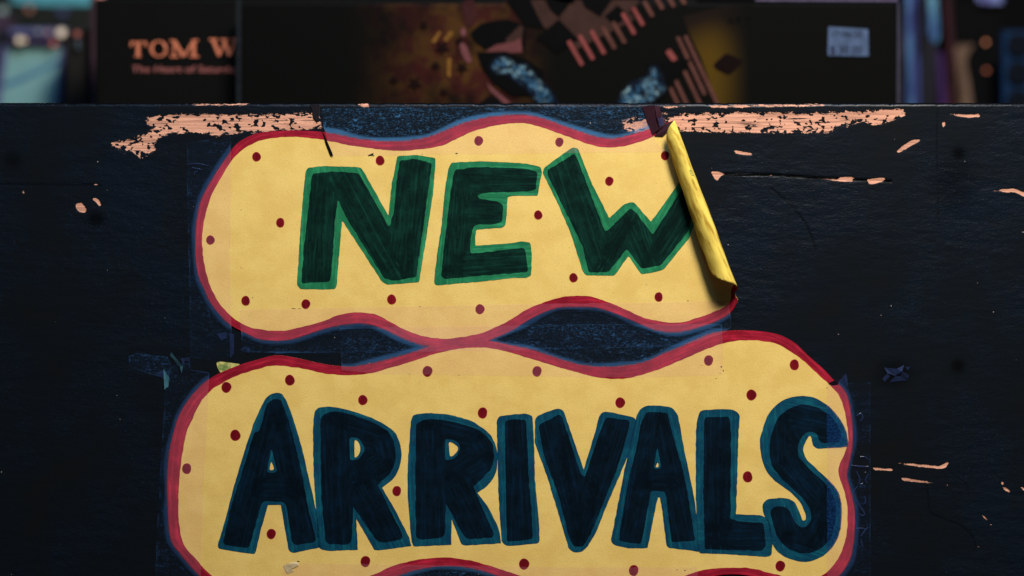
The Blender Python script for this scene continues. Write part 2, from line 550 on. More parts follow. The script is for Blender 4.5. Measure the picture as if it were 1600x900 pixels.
def build_board():
    step = 2.0
    xs = np.arange(-60, 1661, step); ys = np.concatenate([np.arange(160, 172, 1.0), np.arange(172, 961, step)])
    nx, ny = len(xs), len(ys)
    gx, gy = np.meshgrid(xs, ys)
    P = np.stack([gx.ravel(), gy.ravel()], 1)
    chip = np.full(len(P), -40.0); amp = np.zeros(len(P))
    def put(poly, a, rr):
        A = np.array(poly, float)
        lo = A.min(0) - rr; hi = A.max(0) + rr
        m = (P[:, 0] > lo[0]) & (P[:, 0] < hi[0]) & (P[:, 1] > lo[1]) & (P[:, 1] < hi[1])
        d = sdf(P[m], A)
        idx = np.where(m)[0]
        up = d > chip[idx]
        chip[idx[up]] = d[up]
        amp[idx[up]] = a
    for p in CH_BIG: put(p, 4.2, 26)
    for p in CH_THIN: put(p, 2.2, 8)
    for p in CH_SMALL: put(densify(round_loop(p, 3), 3), .9, 12)
    depth = np.zeros(len(P))
    depth += .1 * np.clip((chip + 1) / 2, 0, 1)
    crack_shade = np.zeros(len(P))
    for line, w, dp in CRACKS:
        A = np.array(line, float)
        m = (P[:, 0] > A[:, 0].min() - 8) & (P[:, 0] < A[:, 0].max() + 8) & (P[:, 1] > A[:, 1].min() - 8) & (P[:, 1] < A[:, 1].max() + 8)
        idx = np.where(m)[0]
        dd = np.full(len(idx), 1e9)
        for i in range(len(A) - 1):
            a, b = A[i], A[i + 1]; ab = b - a
            t = np.clip(((P[idx] - a) @ ab) / (ab @ ab), 0, 1)
            dd = np.minimum(dd, np.sqrt(((P[idx] - a - t[:, None] * ab) ** 2).sum(1)))
        depth[idx] += .5 * dp * np.clip(1 - dd / w, 0, 1)
        crack_shade[idx] = np.maximum(crack_shade[idx], min(1, dp * 1.9) * np.clip(1.5 - dd / w, 0, 1))  # shade inside the cracks painted in as dark colour
    # rounded top arris
    r = 7.0
    k = np.clip(160 + r - P[:, 1], 0, r)
    depth += (r - np.sqrt(np.maximum(r * r - k * k, 0))) * S * 1000
    depth += .05 + .05 * np.sin(P[:, 0] * .013) * np.sin(P[:, 1] * .02 + 1)
    shade_smudge = crack_shade
    edge = (P[:, 1] < 166)
    dn = np.array([mnoise.noise(Vector((p[0] * .05, 0, 1))) + .6 * mnoise.noise(Vector((p[0] * .3, 0, 5))) for p in P[edge]])
    depth[edge] += np.clip(dn, 0, 1) * 1.2 * (166 - P[edge][:, 1]) / 6
    P[edge, 1] += np.clip(dn - .05, 0, 1) * 2.4 * (166 - P[edge][:, 1]) / 6
    shade_smudge = np.maximum(shade_smudge, np.clip((164.5 - P[:, 1]) / 3, 0, 1))  # shadow line under the top edge painted in as dark colour
    for cx, cy, rx, ry, a in SOOT:
        d = ((P[:, 0] - cx) / rx) ** 2 + ((P[:, 1] - cy) / ry) ** 2
        shade_smudge = np.maximum(shade_smudge, a * np.exp(-d ** 1.5))
    V = np.stack([(P[:, 0] - 800) * S, depth * .001, (450 - P[:, 1]) * S], 1)
    i = np.arange(nx * ny).reshape(ny, nx)
    F = np.stack([i[:-1, :-1].ravel(), i[1:, :-1].ravel(), i[1:, 1:].ravel(), i[:-1, 1:].ravel()], 1)
    # sides and back
    ring = np.concatenate([i[0, :], i[1:, -1], i[-1, -2::-1], i[-2:0:-1, 0]])
    Bk = V[ring].copy(); Bk[:, 1] = .018
    n0 = len(V)
    n = len(ring)
    r2 = np.arange(n) + n0
    SF = np.stack([ring, np.roll(ring, -1), np.roll(r2, -1), r2], 1)
    x0, x1 = V[:, 0].min(), V[:, 0].max(); z0, z1 = V[:, 2].min(), V[:, 2].max()
    C = np.array([[x0, .018, z0], [x1, .018, z0], [x1, .018, z1], [x0, .018, z1]])
    VV = np.concatenate([V, Bk, C])
    CF = np.array([[n0 + n, n0 + n + 1, n0 + n + 2, n0 + n + 3]])
    FF = np.concatenate([F, SF, CF]).astype(np.int32)
    z = np.zeros(n + 4)
    me = mesh('front_board', VV, FF, {'chip': np.concatenate([chip, z - 40]), 'chipamp': np.concatenate([amp, z]), 'shade_smudge': np.concatenate([shade_smudge, z])})
    sm = np.zeros(len(FF), bool); sm[:len(F)] = True
    me.polygons.foreach_set('use_smooth', sm)
    return link('front_board', me, PAINT, bin_o)
board = build_board()

def box(name, x0, x1, y0, y1, z0, z1, m, parent=None, bev=0.0):
    V = [(x, y, z) for x in (x0, x1) for y in (y0, y1) for z in (z0, z1)]
    F = [(0, 1, 3, 2), (4, 6, 7, 5), (0, 4, 5, 1), (2, 3, 7, 6), (0, 2, 6, 4), (1, 5, 7, 3)]
    me = mesh(name, V, F)
    o = link(name, me, m, parent)
    if bev:
        b = o.modifiers.new('bevel', 'BEVEL'); b.width = bev; b.segments = 2
    return o
DARKWOOD = mat_plain('dark_bin_wood', (.009, .008, .008, 1), .8, .1, .3, .02)
XL, XR = -860 * S, 860 * S
box('side_panel', XL - .012, XL - .0005, 0.0, .42, -.255, .06, DARKWOOD, bin_o, .001)
box('side_panel', XR + .0005, XR + .012, 0.0, .42, -.255, .06, DARKWOOD, bin_o, .001)
box('bottom_panel', XL, XR, .0185, .42, -.255, -.243, DARKWOOD, bin_o)
box('back_panel', XL, XR, .4205, .432, -.255, .06, DARKWOOD, bin_o)
wall = box('wall', -2.5, 2.5, 1.2, 1.25, -1.2, 1.6, mat_plain('dark_shop_wall', (.010, .009, .009, 1), .9, .1), None)
tag(wall, kind='structure')

def screw_head(px, py, r, dip):
    r *= .9
    V = [W(px, py, -dip - .25)]; F = []
    n = 20
    for ring, (rr, dd) in enumerate(((.5, -.13), (.8, -.11), (1, -.12), (1.05, -.25))):
        for k in range(n):
            a = 2 * math.pi * k / n
            V.append(W(px + rr * r * math.cos(a), py + rr * r * math.sin(a), dd + .06))
    for k in range(n):
        F.append((0, 1 + k, 1 + (k + 1) % n))
    for q in range(3):
        for k in range(n):
            a = 1 + q * n + k; b = 1 + q * n + (k + 1) % n
            F.append((a, a + n, b + n, b))
    return link('screw_head', mesh('screw_head', V, F, smooth=True), SCREW, bin_o)
SCREW = mat_plain('painted_screw', (.004, .0045, .005, 1), .35, .4)
screw_head(1497, 242, 9, .1)
screw_head(1497, 572, 10, .1)
screw_head(11, 246, 6, .1)
screw_head(10, 587, 6, .1)

# ================================================================== sign outlines
NEW_TOP = [(358,241),(366,229),(378,219),(400,209),(425,205.5),(455,204),(500,206),(525,210),(562,217.5),(600,221),(637,220),(667,215),(692,206),(725,192.5),(760,184),(800,180),(825,180.5),(850,186),(882,197.5),(907,206),(932,214),(957,217),(985,211),(1017,201),(1036,194)]
CAP_OUT = [st(8,-2),st(20,-1),st(34,6),st(48,17),st(60,29),st(66,36)] + [st(66 + 2.2*math.sin(t*.11) + t*.035, t) for t in range(45, 240, 14)] + [st(73,240),st(66,250),st(56,259),st(40,270),st(26,279),st(12,284)]
NEW_BOT = [(1153,468),(1149,477),(1142,487.5),(1120,501),(1087,512.5),(1062,518),(1032,517),(1012,511),(987,500),(960,489),(932,480.5),(900,479),(872,480.5),(850,487.5),(825,500),(800,515.5),(775,527),(755,535),(725,541),(700,543),(670,540.5),(650,536),(625,526),(600,514),(575,506),(550,505.5),(525,509),(500,515.5),(475,524),(450,531),(425,532),(400,528),(390,523),(360,507),(332,477),(319,450),(311,432),(306,400),(305.5,375),(307.5,345),(315,312),(335,275)]
NEW_IN_TOP = [(367,245),(383,231),(400,222),(425,216),(462,214),(500,217.5),(537,225),(575,231),(625,235.5),(662,232.5),(695,226),(712,217.5),(737,206),(762,199),(800,192.5),(825,193),(850,200),(875,209),(900,218),(925,226.5),(950,230.5),(985,226),(1020,214),(1040,206)]
CAP_IN = [st(8,14),st(20,14),st(32,22),st(44,34),st(53,50)] + [st(54 + t*.02, t) for t in range(60, 230, 16)] + [st(50,244),st(40,256),st(22,268),st(10,276)]
NEW_IN_BOT = [(1140,472.5),(1120,485),(1087,497.5),(1060,504),(1025,501),(1000,494),(975,482.5),(950,472),(925,464),(905,462),(875,465),(850,472.5),(825,482.5),(800,498),(775,511),(750,521),(725,526),(695,529.5),(662,525),(637,517),(612,504),(590,492.5),(560,488),(530,492),(507,501),(475,510),(437,517),(400,513.5),(385,509),(365,497),(344,475),(330,450),(322,425),(317,395),(316,367),(321,337),(330,307),(347,275)]

ARR_OUT = [(262,750),(265,707),(272,675),(280,650),(295,625),(312,605),(327,592.5),(345,582),(375,570),(400,562.5),(432,555),(462,559),(500,567.5),(530,572),(550,573),(575,569),(612,560),(650,549),(675,540),(700,535),(730,531),(760,532),(800,540),(825,545),(857,555),(887,565),(912,571),(950,573),(987,570),(1012,564),(1037,552.5),(1065,541),(1090,530),(1112,521),(1137,517),(1162,516),(1200,519),(1220,524),(1242,536),(1262,555),(1287,577),(1302,593),(1312,602),(1322,615),(1327,632),(1331,662),(1332,685),(1331,700),(1326,725),(1323,742),(1327,760),(1332,780),(1335,800),(1335,825),(1332,855),(1327,875),(1310,900),(1280,920),(1240,925),(1200,907),(1162,898),(1127,898),(1100,905),(1060,920),(1000,935),(900,935),(830,920),(790,904),(755,892),(725,885.5),(687,884.5),(650,890),(622,899),(560,915),(500,930),(420,935),(370,925),(330,912),(310,897),(282,865),(269,847),(264.5,825),(262.5,787)]
ARR_IN = [(280.5,750),(285,712),(292,675),(300,657),(310,635),(327,612.5),(350,597),(375,585),(400,577.5),(425,571),(450,572.5),(475,576),(512,584),(550,586),(575,584),(612,574),(650,562.5),(687,551),(725,544),(760,543),(787,548),(825,559),(862,570),(900,581),(937,590),(962,592),(987,589.5),(1012,582.5),(1037,574),(1070,560),(1100,547),(1125,537.5),(1150,532.5),(1175,531.5),(1200,534),(1218,539),(1232,547),(1257,565),(1275,582),(1292,597),(1303,608),(1312,620),(1320,645),(1324,670),(1325,687),(1320,707),(1311,727),(1311,745),(1320,770),(1324,800),(1322,837),(1312,867),(1300,885),(1284,899),(1250,905),(1200,894),(1175,888),(1147,887),(1100,890),(1072,899),(1040,910),(990,920),(920,922),(850,912),(812,899),(775,887),(737,876),(700,871),(670,872),(637,877.5),(607,887),(580,899),(545,908),(500,915),(420,920),(360,915),(332,900),(305,872),(287,850),(280,817),(279,787)]

new_out = spline(NEW_TOP + CAP_OUT + NEW_BOT, 4)
new_in = wobble(spline(NEW_IN_TOP + CAP_IN + NEW_IN_BOT, 3), .9, .1, 3)
arr_out = spline(ARR_OUT, 4)
arr_in = wobble(spline(ARR_IN, 3), .9, .1, 5)

def back_attr(V):
    s = (V - E0) @ NV + curl_R((V - E0) @ DV)
    return {'back': np.zeros(len(V))}

def ring_stroke(out):
    """stroke coordinates running along the border"""
    O = out
    seg = np.concatenate([[0], np.cumsum(np.linalg.norm(np.diff(O, axis=0), axis=1))])
    def f(V):
        d = ((V[:, None, :] - O[None, :, :]) ** 2).sum(2)
        j = d.argmin(1)
        return {'stroke': np.stack([np.sqrt(d.min(1)), seg[j], np.zeros(len(V))], 1), 'lap': lapnoise(V)}
    return f

def lapnoise(V):
    n = np.array([mnoise.noise(Vector((v[0] * .012, v[1] * .012, 4.2))) for v in V])
    return np.clip(n * 1.6, 0, 1)

def strokes_attr(lines, w, seed=0.0):
    """lines: centre lines of pen passes (x0,y0,x1,y1)"""
    Ls = np.array(lines, float)
    def f(V):
        ds = []; uv = []
        for x0, y0, x1, y1 in Ls:
            a = np.array([x0, y0]); ab = np.array([x1 - x0, y1 - y0]); Ln = np.linalg.norm(ab); u = ab / Ln
            q = V - a
            al = q @ u
            t = np.clip(al, 0, Ln)
            ac = q @ np.array([u[1], -u[0]])
            ds.append(np.sqrt(((q - t[:, None] * u) ** 2).sum(1)))
            uv.append(np.stack([ac + 50 * len(uv) + seed * 13, al + 31 * len(uv)], 1))
        ds = np.array(ds); j = ds.argmin(0)
        uv = np.array(uv)[j, np.arange(len(V))]
        cnt = (ds < w).sum(0)
        return {'stroke': np.concatenate([uv, np.zeros((len(V), 1))], 1), 'lap': np.clip(cnt - 1, 0, 1) * 1.0}
    return f

new_sign = empty('paper_sign', W(730, 370, .2), 'upper yellow paper sign reading NEW in green marker, its right end curled forward', 'sign')
arr_sign = empty('paper_sign', W(800, 720, .3), 'lower yellow paper sign reading ARRIVALS in blue marker, inside a wavy red border', 'sign')

# paper sheets: front face and rolled back are one card; the card has two faces
def card(name, loop, off, parent, curl):
    V, F, D = fill([loop], 7)
    # finer points near the roll
    if curl:
        s = (V - E0) @ NV
        V2 = []
        A = loop
        gx, gy = np.meshgrid(np.arange(1000, 1260, 2.6), np.arange(170, 480, 2.6))
        g = np.stack([gx.ravel(), gy.ravel()], 1)
        g = g[((g - E0) @ NV > -34) & inside(g, loop)]
        g = g[dist_loop(g, loop) > 1.3]
        g0 = V[(s < -36)]
        pts = [Vector(map(float, p)) for p in loop] + [Vector(map(float, p)) for p in g]
        keep = g0[dist_loop(g0, loop) > 2.0] if len(g0) else g0
        pts += [Vector(map(float, p)) for p in keep]
        n = len(loop)
        vo, eo, fo, *_ = delaunay_2d_cdt(pts, [(i, (i + 1) % n) for i in range(n)], [], 1, 1e-4)
        V = np.array([(v.x, v.y) for v in vo]); F = np.array([f for f in fo if len(f) == 3], dtype=np.int32)
        a, b, c = V[F[:, 0]], V[F[:, 1]], V[F[:, 2]]
        cr = (b[:, 0] - a[:, 0]) * (c[:, 1] - a[:, 1]) - (b[:, 1] - a[:, 1]) * (c[:, 0] - a[:, 0])
        F[cr > 0] = F[cr > 0][:, ::-1]
    nV = len(V)
    top = place(V, off, curl)
    bot = place(V, off - .07, curl)
    # boundary
    E = np.concatenate([F[:, [0, 1]], F[:, [1, 2]], F[:, [2, 0]]])
    key = {}
    for a, b in E: key[(a, b)] = 1
    bd = [(a, b) for a, b in key if (b, a) not in key]
    F2 = np.concatenate([F, F[:, ::-1] + nV, np.array([(a, a + nV, b + nV) for a, b in bd]), np.array([(a, b + nV, b) for a, b in bd])]).astype(np.int32)
    VV = np.concatenate([top, bot])
    fl = np.concatenate([V, np.zeros((nV, 1))], 1)
    q = V - E0; tt = q @ DV; ss = q @ NV + curl_R(tt)
    sk = np.stack([ss, tt, tt * 0], 1)
    me = mesh(name, VV, F2, {'flat': np.concatenate([fl, fl]), 'stroke': np.concatenate([sk, sk]), 'back': np.concatenate([np.zeros(nV), np.ones(nV)])})
    sm = np.ones(len(F2), bool); sm[2 * len(F):] = False
    me.polygons.foreach_set('use_smooth', sm)
    return link(name, me, PAPER, parent)

card('paper', new_out, .10, new_sign, True)
card('paper', arr_out, .20, arr_sign, False)
N_INK, A_INK = .15, .24
o_ = wobble(new_out, .35, .2, 1) 
sheet('border', [new_out, new_in], N_INK, RED, new_sign, True, 4, ring_stroke(new_out))
sheet('border', [arr_out, arr_in], A_INK, RED, arr_sign, False, 4, ring_stroke(arr_out))

# ------------------------------------------------------------------ dots
def dot(px, py, r, off, parent, curl=False):
    n = 26
    ph = random.uniform(0, 6)
    lp = np.array([(px + (r * (1 + .05 * math.sin(2 * a + ph) + .02 * math.sin(5 * a + ph))) * .93 * math.cos(a),
                    py + (r * (1 + .03 * math.sin(3 * a + ph))) * 1.05 * math.sin(a)) for a in [2 * math.pi * k / n for k in range(n)]])
    sheet('dot', [lp], off, DOT, parent, curl, 2.5, lambda V: {'stroke': np.concatenate([V, V[:, :1] * 0], 1), 'lap': V[:, 0] * 0})
for x, y in [(401,245),(594,251),(748,220),(874,222),(952,283),(841,336),(438,348),(329,375),(384,470),(478,475),(612,468),(750,483),(896,434),(1029,464),(1039,243)]:
    dot(x, y, random.uniform(6.9, 7.6), N_INK + .012, new_sign, True)
for x, y in [(354,605),(453,594),(567,625),(668,580),(839,580),(969,629),(754,645),(1107,563),(1241,570),(1174,617),(368,680),(292,732),(424,834),(620,767),(571,877),(819,881),(990,891),(1219,884),(1168,745)]:
    dot(x, y, random.uniform(7.6, 8.5), A_INK + .012, arr_sign)

tick = round_loop([st(33,80),st(37,80),st(37,89),st(33,91)], 2)
sheet('ink_mark', [tick], .01, GREEN_O, new_sign, True)
# ------------------------------------------------------------------ letters
LOOPS = {}
def letter(label, outer, hole, inner, inner_holes, lines, off, parent, mo, mf, r, ri, curl=False, w=14, sd=0.0):
    lo = wobble(densify(round_loop(outer, r), 3), .7, .13, sd)
    lps = [lo] + [wobble(densify(round_loop(h, 6), 2.5), .4, .13, sd) for h in hole]
    ob = sheet('letter', lps, off, mo, parent, curl, 5, strokes_attr(lines, 0, sd))
    ob['label'] = label
    li = wobble(densify(round_loop(inner, ri), 3), 1.1, .11, sd + 20)
    lpi = [li] + [wobble(densify(round_loop(h, 6), 2.5), .6, .13, sd + 3) for h in inner_holes]
    LOOPS[label] = lo
    fo = sheet('letter_fill', lpi, off + .015, mf, ob, curl, 4, strokes_attr(lines, w, sd))
    fo.matrix_parent_inverse = ob.matrix_basis.inverted()
    return ob

letter('green marker letter N',
 [(482,262),(505,259.5),(560,261),(566,264),(607,337),(612,287),(615,275),(621,244),(650,242),(681,247),(677,300),(667,365),(655,441),(605,445),(597,440),(535,345),(532,375),(526,447),(523,452),(469,452),(464,445),(470,350),(475,292),(478,266)],[],
 [(489,271),(520,268),(560,270),(590,322),(608,355),(616,330),(620,282),(625,251),(647,248),(675,255),(670,295),(660,365),(650,433),(615,439),(600,435),(540,338),(528,312),(523,350),(520,400),(516,440),(471,443),(475,387),(482,325),(486,285)],[],
 [(503,270,492,440),(480,300,476,440),(512,300,507,440),(540,272,628,435),(525,280,612,435),(652,250,632,432),(636,250,618,400),(664,260,645,430)], N_INK, new_sign, GREEN_O, GREEN_F, 3, 4, True, 9, 1)
letter('green marker letter E',
 [(706,254),(750,252),(800,254),(825,256),(845,261),(847,268),(840,306),(800,306),(793,308),(792,330),(790,352),(785,356),(744,359),(742,384),(800,380),(815,377),(829,379),(831,400),(830,431),(822,434),(800,434.5),(762,439),(682,446),(678,442),(680,420),(690,350),(696,290),(701,262)],[],
 [(710,265),(750,261),(800,262.5),(825,264),(840,269),(837,297),(825,299),(800,300),(757,301),(745,306),(750,311),(775,314),(786,320),(785,347),(775,350),(740,352),(735,375),(735,397),(800,389),(815,387),(821,390),(825,425),(800,427.5),(762,430),(695,436),(689,432),(695,375),(704,300)],[],
 [(716,265,700,432),(728,280,715,430),(720,272,838,276),(720,288,836,288),(735,322,785,325),(735,340,785,340),(710,405,822,398),(700,424,824,415)], N_INK, new_sign, GREEN_O, GREEN_F, 3, 5, True, 8, 2)
letter('green marker letter W running under the curled edge',
 [(850,262),(875,244),(895,230),(903,232),(908,245),(925,287),(952,341),(975,319),(984,316),(992,317),(996,322),(1017,347),(1052,298),(1082,254),(1112,275),(1077,372),(1050,405),(1037,421),(1028,424),(1002,429),(982,400),(960,431),(915,430),(911,425),(890,360),(870,315),(848,270)],[],
 [(855,266),(897,240),(903,250),(915,282),(945,362),(950,360),(985,325),(992,330),(1020,367),(1055,312),(1083,268),(1104,282),(1072,366),(1032,415),(1002,420),(980,389),(950,425),(920,426),(910,385),(887,337),(856,275)],[],
 [(872,262,925,420),(885,252,942,410),(899,250,955,400),(935,420,990,335),(980,345,1010,415),(960,400,985,340),(1000,340,1020,405),(1010,412,1090,290),(1025,385,1085,275)], N_INK, new_sign, GREEN_O, GREEN_F, 3, 4, True, 9, 3)

letter('blue marker letter A, first of the word',
 [(392,675),(400,652),(415,622),(424,615),(433,613),(441,615),(448,626),(455,645),(465,675),(475,712),(485,757),(494,797),(499,830),(501,855),(501,855),(478,860),(457,864),(451,860),(447,837),(439,789),(439,789),(419,789),(419,789),(407,830),(400,862),(397,866),(350,859),(342,857),(340,852),(350,820),(367,755),(385,695)],
 [[(424,719),(421,735),(429,734)]],
 [(405,675),(417,632),(428,622),(440,625),(447,645),(456,675),(470,730),(482,795),(495,847),(457,852),(447,785),(410,782),(397,830),(389,857),(348,851),(360,795),(380,732),(397,675)],
 [[(424,700),(417,739),(434,738)]],
 [(420,640,362,850),(432,640,380,850),(432,630,470,850),(442,650,488,845),(405,755,460,755),(402,770,470,770)], A_INK, arr_sign, TEAL_O, NAVY_F, 14, 8, False, 9, 4)
letter('blue marker letter R, second of the word',
 [(491,645),(496,637),(512,634.5),(540,639),(575,650),(600,662),(618,675),(625,692),(628,707),(626,727),(617,747),(597,762),(597,762),(615,792),(640,840),(643,853),(643,853),(592,860),(585,859),(585,859),(557,811),(557,811),(559,859),(559,859),(510,861),(497,856),(494,797),(490,737),(489,675)],
 [[(554,686),(561,691),(564,702),(560,712),(554,716)]],
 [(500,650),(520,641),(540,645),(575,657),(597,667),(610,677),(617,695),(619,720),(610,740),(590,758),(590,758),(605,787),(632,842),(592,849),(552,792),(552,792),(550,850),(509,851),(502,775),(501,675)],
 [[(546,682),(562,685),(571,702),(562,717),(547,720)]],
 [(515,650,520,850),(532,650,538,850),(520,655,600,680),(600,680,612,725),(605,725,560,750),(560,745,610,845),(575,740,625,840)], A_INK, arr_sign, TEAL_O, NAVY_F, 12, 10, False, 10, 5)
letter('blue marker letter R, third of the word',
 [(642,656),(646,648),(665,645),(700,647),(737,657),(765,676),(775,695),(778,712),(776,738),(765,757),(746,770),(746,770),(762,790),(780,826),(783,849),(783,849),(725,852),(721,850),(706,812),(706,812),(705,851),(705,851),(646,854),(643,847),(637,775),(637,725),(641,675)],
 [[(701,689),(711,694),(717,700),(712,709),(703,715)]],
 [(650,662),(665,654),(700,657),(735,666),(757,677),(770,692),(773,712),(767,735),(740,760),(740,760),(752,790),(774,840),(727,842),(697,787),(697,787),(695,840),(650,844),(649,750),(650,675)],
 [[(695,685),(715,689),(720,700),(712,715),(696,720)]],
 [(662,660,662,842),(682,660,684,842),(668,662,745,680),(745,680,765,715),(760,715,705,750),(705,745,752,840),(722,740,768,838)], A_INK, arr_sign, TEAL_O, NAVY_F, 12, 10, False, 10, 6)
letter('blue marker letter I, fourth of the word',
 [(776,657),(780,650),(800,647.5),(822,646),(832,649),(834,685),(836,750),(842,815),(843,849),(820,851),(800,853),(790,852),(784,847),(782,820),(779,775),(777,700)],[],
 [(789,657),(800,655),(822,656),(824,690),(826,750),(831,800),(832,842),(810,845),(792,846),(791,800),(790,750),(789,700)],[],
 [(798,655,802,845),(812,655,820,845)], A_INK, arr_sign, TEAL_O, NAVY_F, 5, 4, False, 9, 7)
letter('blue marker letter V, fifth of the word',
 [(836,652),(850,645),(870,638),(880,640),(891,672),(912,733),(912,733),(920,707),(930,675),(936,650),(942,643),(955,644),(990,652),(994,656),(986,690),(979,718),(950,785),(930,835),(915,858),(907,863),(897,863),(889,858),(870,795),(855,745),(835,690)],[],
 [(841,664),(875,647),(880,657),(888,680),(908,742),(914,745),(937,675),(947,652),(985,657),(977,690),(965,730),(925,830),(910,855),(897,854),(891,845),(875,782),(850,712)],[],
 [(852,660,898,850),(868,655,906,840),(880,690,910,820),(952,660,908,850),(968,662,920,810),(940,690,905,800)], A_INK, arr_sign, TEAL_O, NAVY_F, 7, 5, False, 8, 8)
letter('blue marker letter A, sixth of the word',
 [(992,660),(997,642),(1007,634),(1025,633),(1050,636),(1059,647),(1064,674),(1070,707),(1077,740),(1086,785),(1090,825),(1092,862),(1092,862),(1070,859),(1045,856),(1041,852),(1035,800),(1031,777),(1028,777),(1025,790),(1012,856),(1012,856),(985,857),(960,852),(954,845),(967,780),(975,737),(985,690)],
 [[(1028,721),(1024,730),(1029,730)]],
 [(1001,662),(1010,643),(1043,645),(1050,675),(1070,745),(1086,845),(1050,847),(1039,767),(1017,767),(1002,850),(966,845),(980,760),(995,695)],
 [[(1027,697),(1021,733),(1033,732)]],
 [(1012,650,978,845),(1025,650,995,845),(1030,650,1062,845),(1040,650,1078,840),(1000,745,1060,745),(995,758,1060,758)], A_INK, arr_sign, TEAL_O, NAVY_F, 8, 5, False, 8, 9)
letter('blue marker letter L, seventh of the word',
 [(1090,650),(1095,641),(1125,639),(1147,640),(1156,647),(1154,675),(1152,740),(1150,803),(1150,803),(1190,805),(1202,812),(1207,850),(1205,868),(1197,870),(1137,866),(1091,864),(1089,820),(1087,775),(1087,675)],[],
 [(1100,657),(1103,652),(1140,651),(1142,675),(1141,810),(1155,814),(1193,817),(1197,853),(1190,861),(1140,859),(1101,858),(1099,770)],[],
 [(1110,655,1110,855),(1124,655,1126,850),(1136,655,1134,830),(1105,825,1195,828),(1105,845,1195,846)], A_INK, arr_sign, TEAL_O, NAVY_F, 6, 4, False, 9, 10)
letter('blue marker letter S at the right end of the word',
 [(1187,700),(1187,687),(1192,668),(1200,646),(1215,630),(1230,622),(1250,617.5),(1272,620),(1292,632),(1307,647),(1319,665),(1324,680),(1325,698),(1325,698),(1300,700),(1276,701),(1270,697),(1268,685),(1265,680),(1259,689),(1254,702),(1259,717),(1275,732),(1295,750),(1310,767),(1315,787),(1315,815),(1311,837),(1300,857),(1282,872),(1260,879),(1237,875),(1220,867),(1209,856),(1203,835),(1200,815),(1192,803),(1191,787),(1198,780),(1225,777),(1241,782),(1250,803),(1254,814),(1259,812),(1258,803),(1252,787),(1237,770),(1215,755),(1200,741),(1192,725)],[],
 [(1205,680),(1214,652),(1236,636),(1257,631),(1280,637),(1300,651),(1313,672),(1316,690),(1281,693),(1277,676),(1262,674),(1247,688),(1246,712),(1268,736),(1292,757),(1305,780),(1306,812),(1299,840),(1284,857),(1260,866),(1234,860),(1215,842),(1206,815),(1202,793),(1227,790),(1236,802),(1244,820),(1257,826),(1269,812),(1265,793),(1250,774),(1225,752),(1206,730),(1201,702)],[],
 [(1225,650,1300,665),(1222,650,1225,720),(1238,690,1290,770),(1225,725,1285,790),(1290,770,1285,845),(1298,790,1270,850),(1275,855,1230,840),(1220,800,1232,845)], A_INK, arr_sign, TEAL_O, NAVY_F, 12, 10, False, 10, 11)

# ================================================================== tape
def signs_sd(P):
    return np.maximum(sdf(P, new_out), sdf(P, arr_out))

def tape(label, poly, off, gain=1.0, step=3.0, dust=None):
    poly = densify(np.array(poly, float), 7)
    poly = wobble(poly, .8, .12, off * 50, .9)
    V, F, D = fill([poly], step)
    d = signs_sd(V)
    onp = np.clip(d / 1.5 + .5, 0, 1)
    # the film bridges the step at the paper edge and stands off the board there
    gw = 7 + 4 * np.array([mnoise.noise(Vector((v[0] * .02, v[1] * .02, 1.5))) for v in V])
    gap = np.clip((gw + d) / 3.0, 0, 1) * (1 - onp)
    h = np.where(d > -2, .26 + off, np.interp(d, [-14, -2], [.06 + off * .5, .26 + off]))
    rim = np.clip(1 - D / 1.3, 0, 1)
    ink = np.clip(sdf(V, LOOPS['blue marker letter S at the right end of the word']) + .5, 0, 1) if 'letter S' in label else np.zeros(len(V))
    pts = np.stack([(V[:, 0] - 800) * S, -(h + wave(V[:, 0], V[:, 1]) * np.clip((d + 14) / 12, 0, 1)) * .001, (450 - V[:, 1]) * S], 1)
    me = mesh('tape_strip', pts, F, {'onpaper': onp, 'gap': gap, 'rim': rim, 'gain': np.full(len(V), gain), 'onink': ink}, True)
    o = link('tape_strip', me, TAPE, None)
    return tag(o, label, 'tape', 'clear tape strips holding the signs')

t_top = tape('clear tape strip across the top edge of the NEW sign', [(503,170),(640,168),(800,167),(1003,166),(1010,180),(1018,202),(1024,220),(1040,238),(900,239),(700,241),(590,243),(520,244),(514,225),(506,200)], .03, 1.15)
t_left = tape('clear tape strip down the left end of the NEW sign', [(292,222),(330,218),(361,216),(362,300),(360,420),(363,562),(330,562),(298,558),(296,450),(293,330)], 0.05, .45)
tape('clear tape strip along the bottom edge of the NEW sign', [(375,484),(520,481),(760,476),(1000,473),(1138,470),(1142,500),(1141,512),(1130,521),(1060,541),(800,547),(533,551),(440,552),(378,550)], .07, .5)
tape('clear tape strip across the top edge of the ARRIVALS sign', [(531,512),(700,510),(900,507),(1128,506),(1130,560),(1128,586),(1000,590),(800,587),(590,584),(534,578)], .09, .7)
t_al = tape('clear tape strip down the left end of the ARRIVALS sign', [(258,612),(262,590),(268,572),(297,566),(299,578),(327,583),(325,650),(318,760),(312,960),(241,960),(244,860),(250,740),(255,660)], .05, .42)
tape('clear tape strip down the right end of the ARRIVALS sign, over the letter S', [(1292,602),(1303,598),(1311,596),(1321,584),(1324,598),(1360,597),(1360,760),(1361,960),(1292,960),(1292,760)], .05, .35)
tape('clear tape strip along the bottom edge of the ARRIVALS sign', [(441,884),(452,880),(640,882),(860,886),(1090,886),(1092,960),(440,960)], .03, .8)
tape('small speckled tape remnant on the board left of the signs', [(201,556),(215,552),(262,558),(268,570),(262,592),(240,586),(203,575)], .03, .5, 3)

